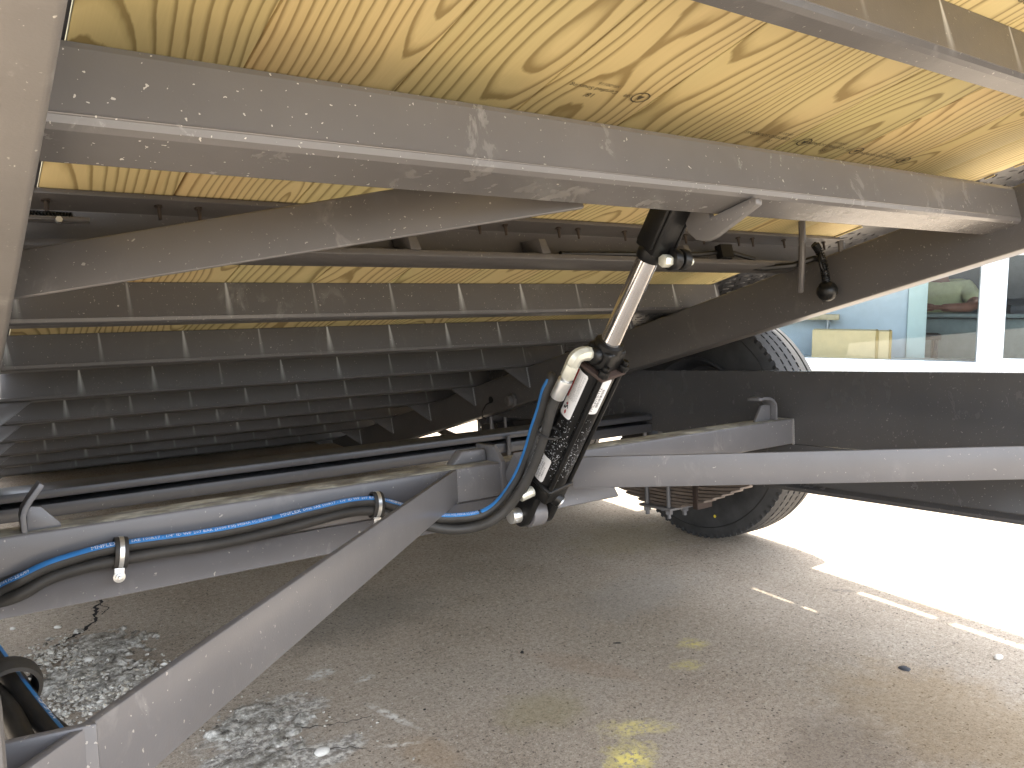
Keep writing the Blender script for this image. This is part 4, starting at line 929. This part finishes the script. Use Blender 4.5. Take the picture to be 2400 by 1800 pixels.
# ================================================================== shop building
MBd = Matrix(((.5225, .8526, 0, 5.1053), (-.8526, .5225, 0, 2.3545), (0, 0, 1, 0), (0, 0, 0, 1)))   # x along the facade, y into the shop
BD = link('shop_building', None, MBd, label='white shop front with large aluminium-framed windows behind the trailer', cat='building')
def bx(name, x0, x1, y0, y1, z0, z1, m, parent=BD, bevel=.003, **k):
    b = MB(); b.box(x0, x1, y0, y1, z0, z1); return part(name, b, M[m], MBd, parent, bevel, **k)
bx('wall', -6, 8, .03, .16, .0, .345, 'bwall'); bx('wall', -6, 8, .03, .2, 2.35, 3.1, 'bwall'); bx('wall', -6, -1.95, .04, .16, .3451, 2.3499, 'bwall'); bx('wall', 2.6, 8, .04, .16, .3451, 2.3499, 'bwall')
bx('window_sill', -1.95, 2.6, -.03, .12, .3455, .42, 'alu')
bx('roof', -6.1, 8.1, -.15, 6, 3.1, 3.25, 'alu')
w1f = bx('window', -1.95, -1.88, .0, .10, .4202, 2.349, 'alu', label='wide left window with a blue partition behind')
bx('mullion', -.004, .082, -.01, .10, .4202, 2.349, 'alu', w1f)
bx('window_frame', -1.88, -.004, .0, .10, 2.28, 2.349, 'alu', w1f)
bx('pane', -1.879, -.0045, .045, .051, .4205, 2.279, 'glass', w1f, 0)
w2f = bx('window', .0825, .112, .02, .10, .4202, 2.349, 'alu_in', label='right window with dark room behind')
bx('window_frame', .1122, .136, .035, .09, .4202, 1.062, 'alu_in', w2f)
bx('window_frame', .0826, 1.25, .02, .10, 1.062, 1.16, 'alu', w2f)
bx('window_frame', .1362, 1.25, .035, .09, .4202, .445, 'alu', w2f)
bx('mullion', 1.25, 1.34, -.01, .10, .4202, 2.349, 'alu', w2f)
bx('pane', .1365, 1.2495, .055, .061, .4455, 1.0615, 'glass', w2f, 0)
bx('pane', .1125, 1.2495, .055, .061, 1.1605, 2.349, 'glass', w2f, 0)
bx('window_frame', 1.34, 2.6, .0, .10, 2.28, 2.349, 'alu', w2f); bx('pane', 1.341, 2.599, .045, .051, .4205, 2.279, 'glass', w2f, 0)
bx('inner_ledge', -1.95, 2.6, .122, .50, .37, .405, 'alu')
bx('partition', -5.9, -.366, .60, .68, .0, 2.9, 'bluewall')
bx('door_frame', -.3655, -.250, .56, .70, .0, 2.9, 'greenpost')
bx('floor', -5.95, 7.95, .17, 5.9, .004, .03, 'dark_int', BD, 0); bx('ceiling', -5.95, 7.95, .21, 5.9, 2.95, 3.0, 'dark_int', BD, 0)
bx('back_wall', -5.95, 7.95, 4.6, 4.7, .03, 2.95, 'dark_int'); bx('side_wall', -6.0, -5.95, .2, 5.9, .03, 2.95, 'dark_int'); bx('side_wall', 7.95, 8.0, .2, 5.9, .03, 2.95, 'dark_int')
# things in the shop
CT = link('service_counter', None, MBd @ T(.4, 1.8, .03), label='grey-green service counter with pale top where the person leans', cat='counter')
bx('counter_body', -.60, 1.9, 1.66, 2.05, .03, .635, 'counter', CT); bx('counter_top', -.62, 1.92, 1.60, 2.10, .645, .675, 'counter', CT)
bb = bx('desk_box', .40, .62, 1.68, 1.85, .676, .74, 'stool', None); bb['label'] = 'small black box on the counter behind the right window'; bb['category'] = 'box'
CB = link('carton', None, MBd @ T(-.71, .28, .405), label='yellow cardboard carton standing on the window ledge', cat='box')
bx('carton_body', -.955, -.565, .20, .42, .4055, .596, 'carton', CB, .004)
bx('carton_flap', -.5645, -.548, .198, .422, .4055, .597, 'carton_b', CB, .002); bx('carton_body', -.5475, -.485, .20, .42, .4055, .593, 'carton', CB, .004); bx('carton_flap', -.4848, -.468, .205, .415, .4055, .596, 'carton_b', CB, .002)
TB = link('side_table', None, MBd @ T(-1.0, .50, .405), label='small oak-topped table with steel leg against the blue partition', cat='table')
bx('tabletop', -1.30, -.797, .44, .58, .656, .694, 'tablewood', TB); b = MB(); b.cyl((-.872, .5, .405), (-.872, .5, .655), .012, 14); b.cyl((-.872, .5, .645), (-.872, .5, .655), .024, 14); part('leg', b, M['steel'], MBd, TB); b = MB(); b.cyl((-1.24, .5, .405), (-1.24, .5, .655), .012, 14); part('leg', b, M['steel'], MBd, TB)
ST = link('stool', None, MBd @ T(-.25, 1.1, .03), label='black stool seen past the pale green door frame', cat='stool')
bx('seat', -.42, -.12, 1.0, 1.25, .50, .54, 'stool', ST)
for lx in (-.40, -.165):
    for ly in (1.01, 1.215): bx('leg', lx, lx + .03, ly, ly + .025, .03, .4998, 'stool', ST)
# person leaning on the counter
def skin_mesh(name, joints, edges, mtl, Mx, parent, sub=2):
    me = bpy.data.meshes.new(name); me.from_pydata([j[0] for j in joints], edges, []); o = bpy.data.objects.new(name, me); S.collection.objects.link(o)
    md = o.modifiers.new('s', 'SKIN'); sv = me.skin_vertices[0].data
    for i, j in enumerate(joints): sv[i].radius = j[1] if isinstance(j[1], tuple) else (j[1], j[1])
    sv[0].use_root = True; s2 = o.modifiers.new('d', 'SUBSURF'); s2.levels = sub; s2.render_levels = sub
    dg = bpy.context.evaluated_depsgraph_get(); dg.update(); m2 = bpy.data.meshes.new_from_object(o.evaluated_get(dg)); bpy.data.objects.remove(o)
    m2.materials.clear(); m2.materials.append(mtl); m2.polygons.foreach_set('use_smooth', [True] * len(m2.polygons)); m2.name = name
    return link(name, m2, Mx, parent)
MP = MBd @ T(-.06, 2.22, .42)
J = [((0, 0, 0), (.14, .10)), ((0, -.02, .18), (.12, .09)), ((0, -.10, .40), (.125, .085)), ((0, -.16, .50), (.06, .055)), ((0, -.19, .58), (.055, .055)), ((0, -.23, .68), (.075, .09)), ((0, -.235, .75), (.065, .075)),
     ((-.20, -.13, .455), (.062, .062)), ((-.25, -.22, .32), (.048, .048)), ((-.22, -.36, .305), (.040, .04)), ((-.05, -.47, .300), (.032, .03)), ((.20, -.13, .455), (.062, .062)), ((.25, -.25, .32), (.05, .05)), ((.18, -.40, .300), (.042, .042)), ((-.02, -.44, .298), (.034, .03)),
     ((-.10, -.05, -.04), (.09, .09)), ((-.12, -.40, -.02), (.07, .07)), ((-.12, -.42, -.36), (.045, .045)), ((.10, -.05, -.04), (.09, .09)), ((.12, -.40, -.02), (.07, .07)), ((.12, -.42, -.36), (.045, .045))]
Ed = [(0, 1), (1, 2), (2, 3), (3, 4), (4, 5), (5, 6), (2, 7), (7, 8), (8, 9), (9, 10), (2, 11), (11, 12), (12, 13), (13, 14), (0, 15), (15, 16), (16, 17), (0, 18), (18, 19), (19, 20)]
person = skin_mesh('person', J, Ed, M['skin'], MP, None); person['label'] = 'person in an olive-yellow short-sleeved shirt leaning folded arms on the counter'; person['category'] = 'person'
JS = [((0, 0, .02), (.178, .138)), ((0, -.02, .18), (.168, .128)), ((0, -.10, .40), (.180, .128)), ((0, -.155, .485), (.095, .085)), ((-.20, -.13, .460), (.080, .078)), ((-.245, -.205, .345), (.072, .070)), ((.20, -.13, .460), (.080, .078)), ((.245, -.235, .345), (.074, .072))]
skin_mesh('shirt', JS, [(0, 1), (1, 2), (2, 3), (2, 4), (4, 5), (2, 6), (6, 7)], M['shirt'], MP, person)
skin_mesh('hair', [((0, -.20, .74), (.07, .09)), ((0, -.225, .79), (.078, .09)), ((0, -.24, .82), (.05, .06))], [(0, 1), (1, 2)], M['hair'], MP, person, 2)
for nm, pts, r in (('hand', [(-.05, -.47, .300), (-.01, -.485, .298)], .026), ('hand', [(-.02, -.44, .298), (-.07, -.45, .297)], .026)):
    jj = [(pts[0], (r, r * .7)), (pts[1], (r * 1.1, r * .55))]; ee = [(0, 1)]; sgn = 1 if pts[1][0] > pts[0][0] else -1
    for k_ in range(4):
        y = pts[1][1] - .024 + k_ * .016; jj += [((pts[1][0] + sgn * .03, y, .296), .009), ((pts[1][0] + sgn * (.055 + .006 * (k_ in (1, 2))), y, .290), .007)]; ee += [(1, 2 + 2 * k_), (2 + 2 * k_, 3 + 2 * k_)]
    jj += [((pts[0][0] + sgn * .02, pts[0][1] - .035, .305), .009), ((pts[0][0] + sgn * .045, pts[0][1] - .045, .303), .008)]; ee += [(0, 10), (10, 11)]
    skin_mesh(nm, jj, ee, M['skin'], MP, person, 1)
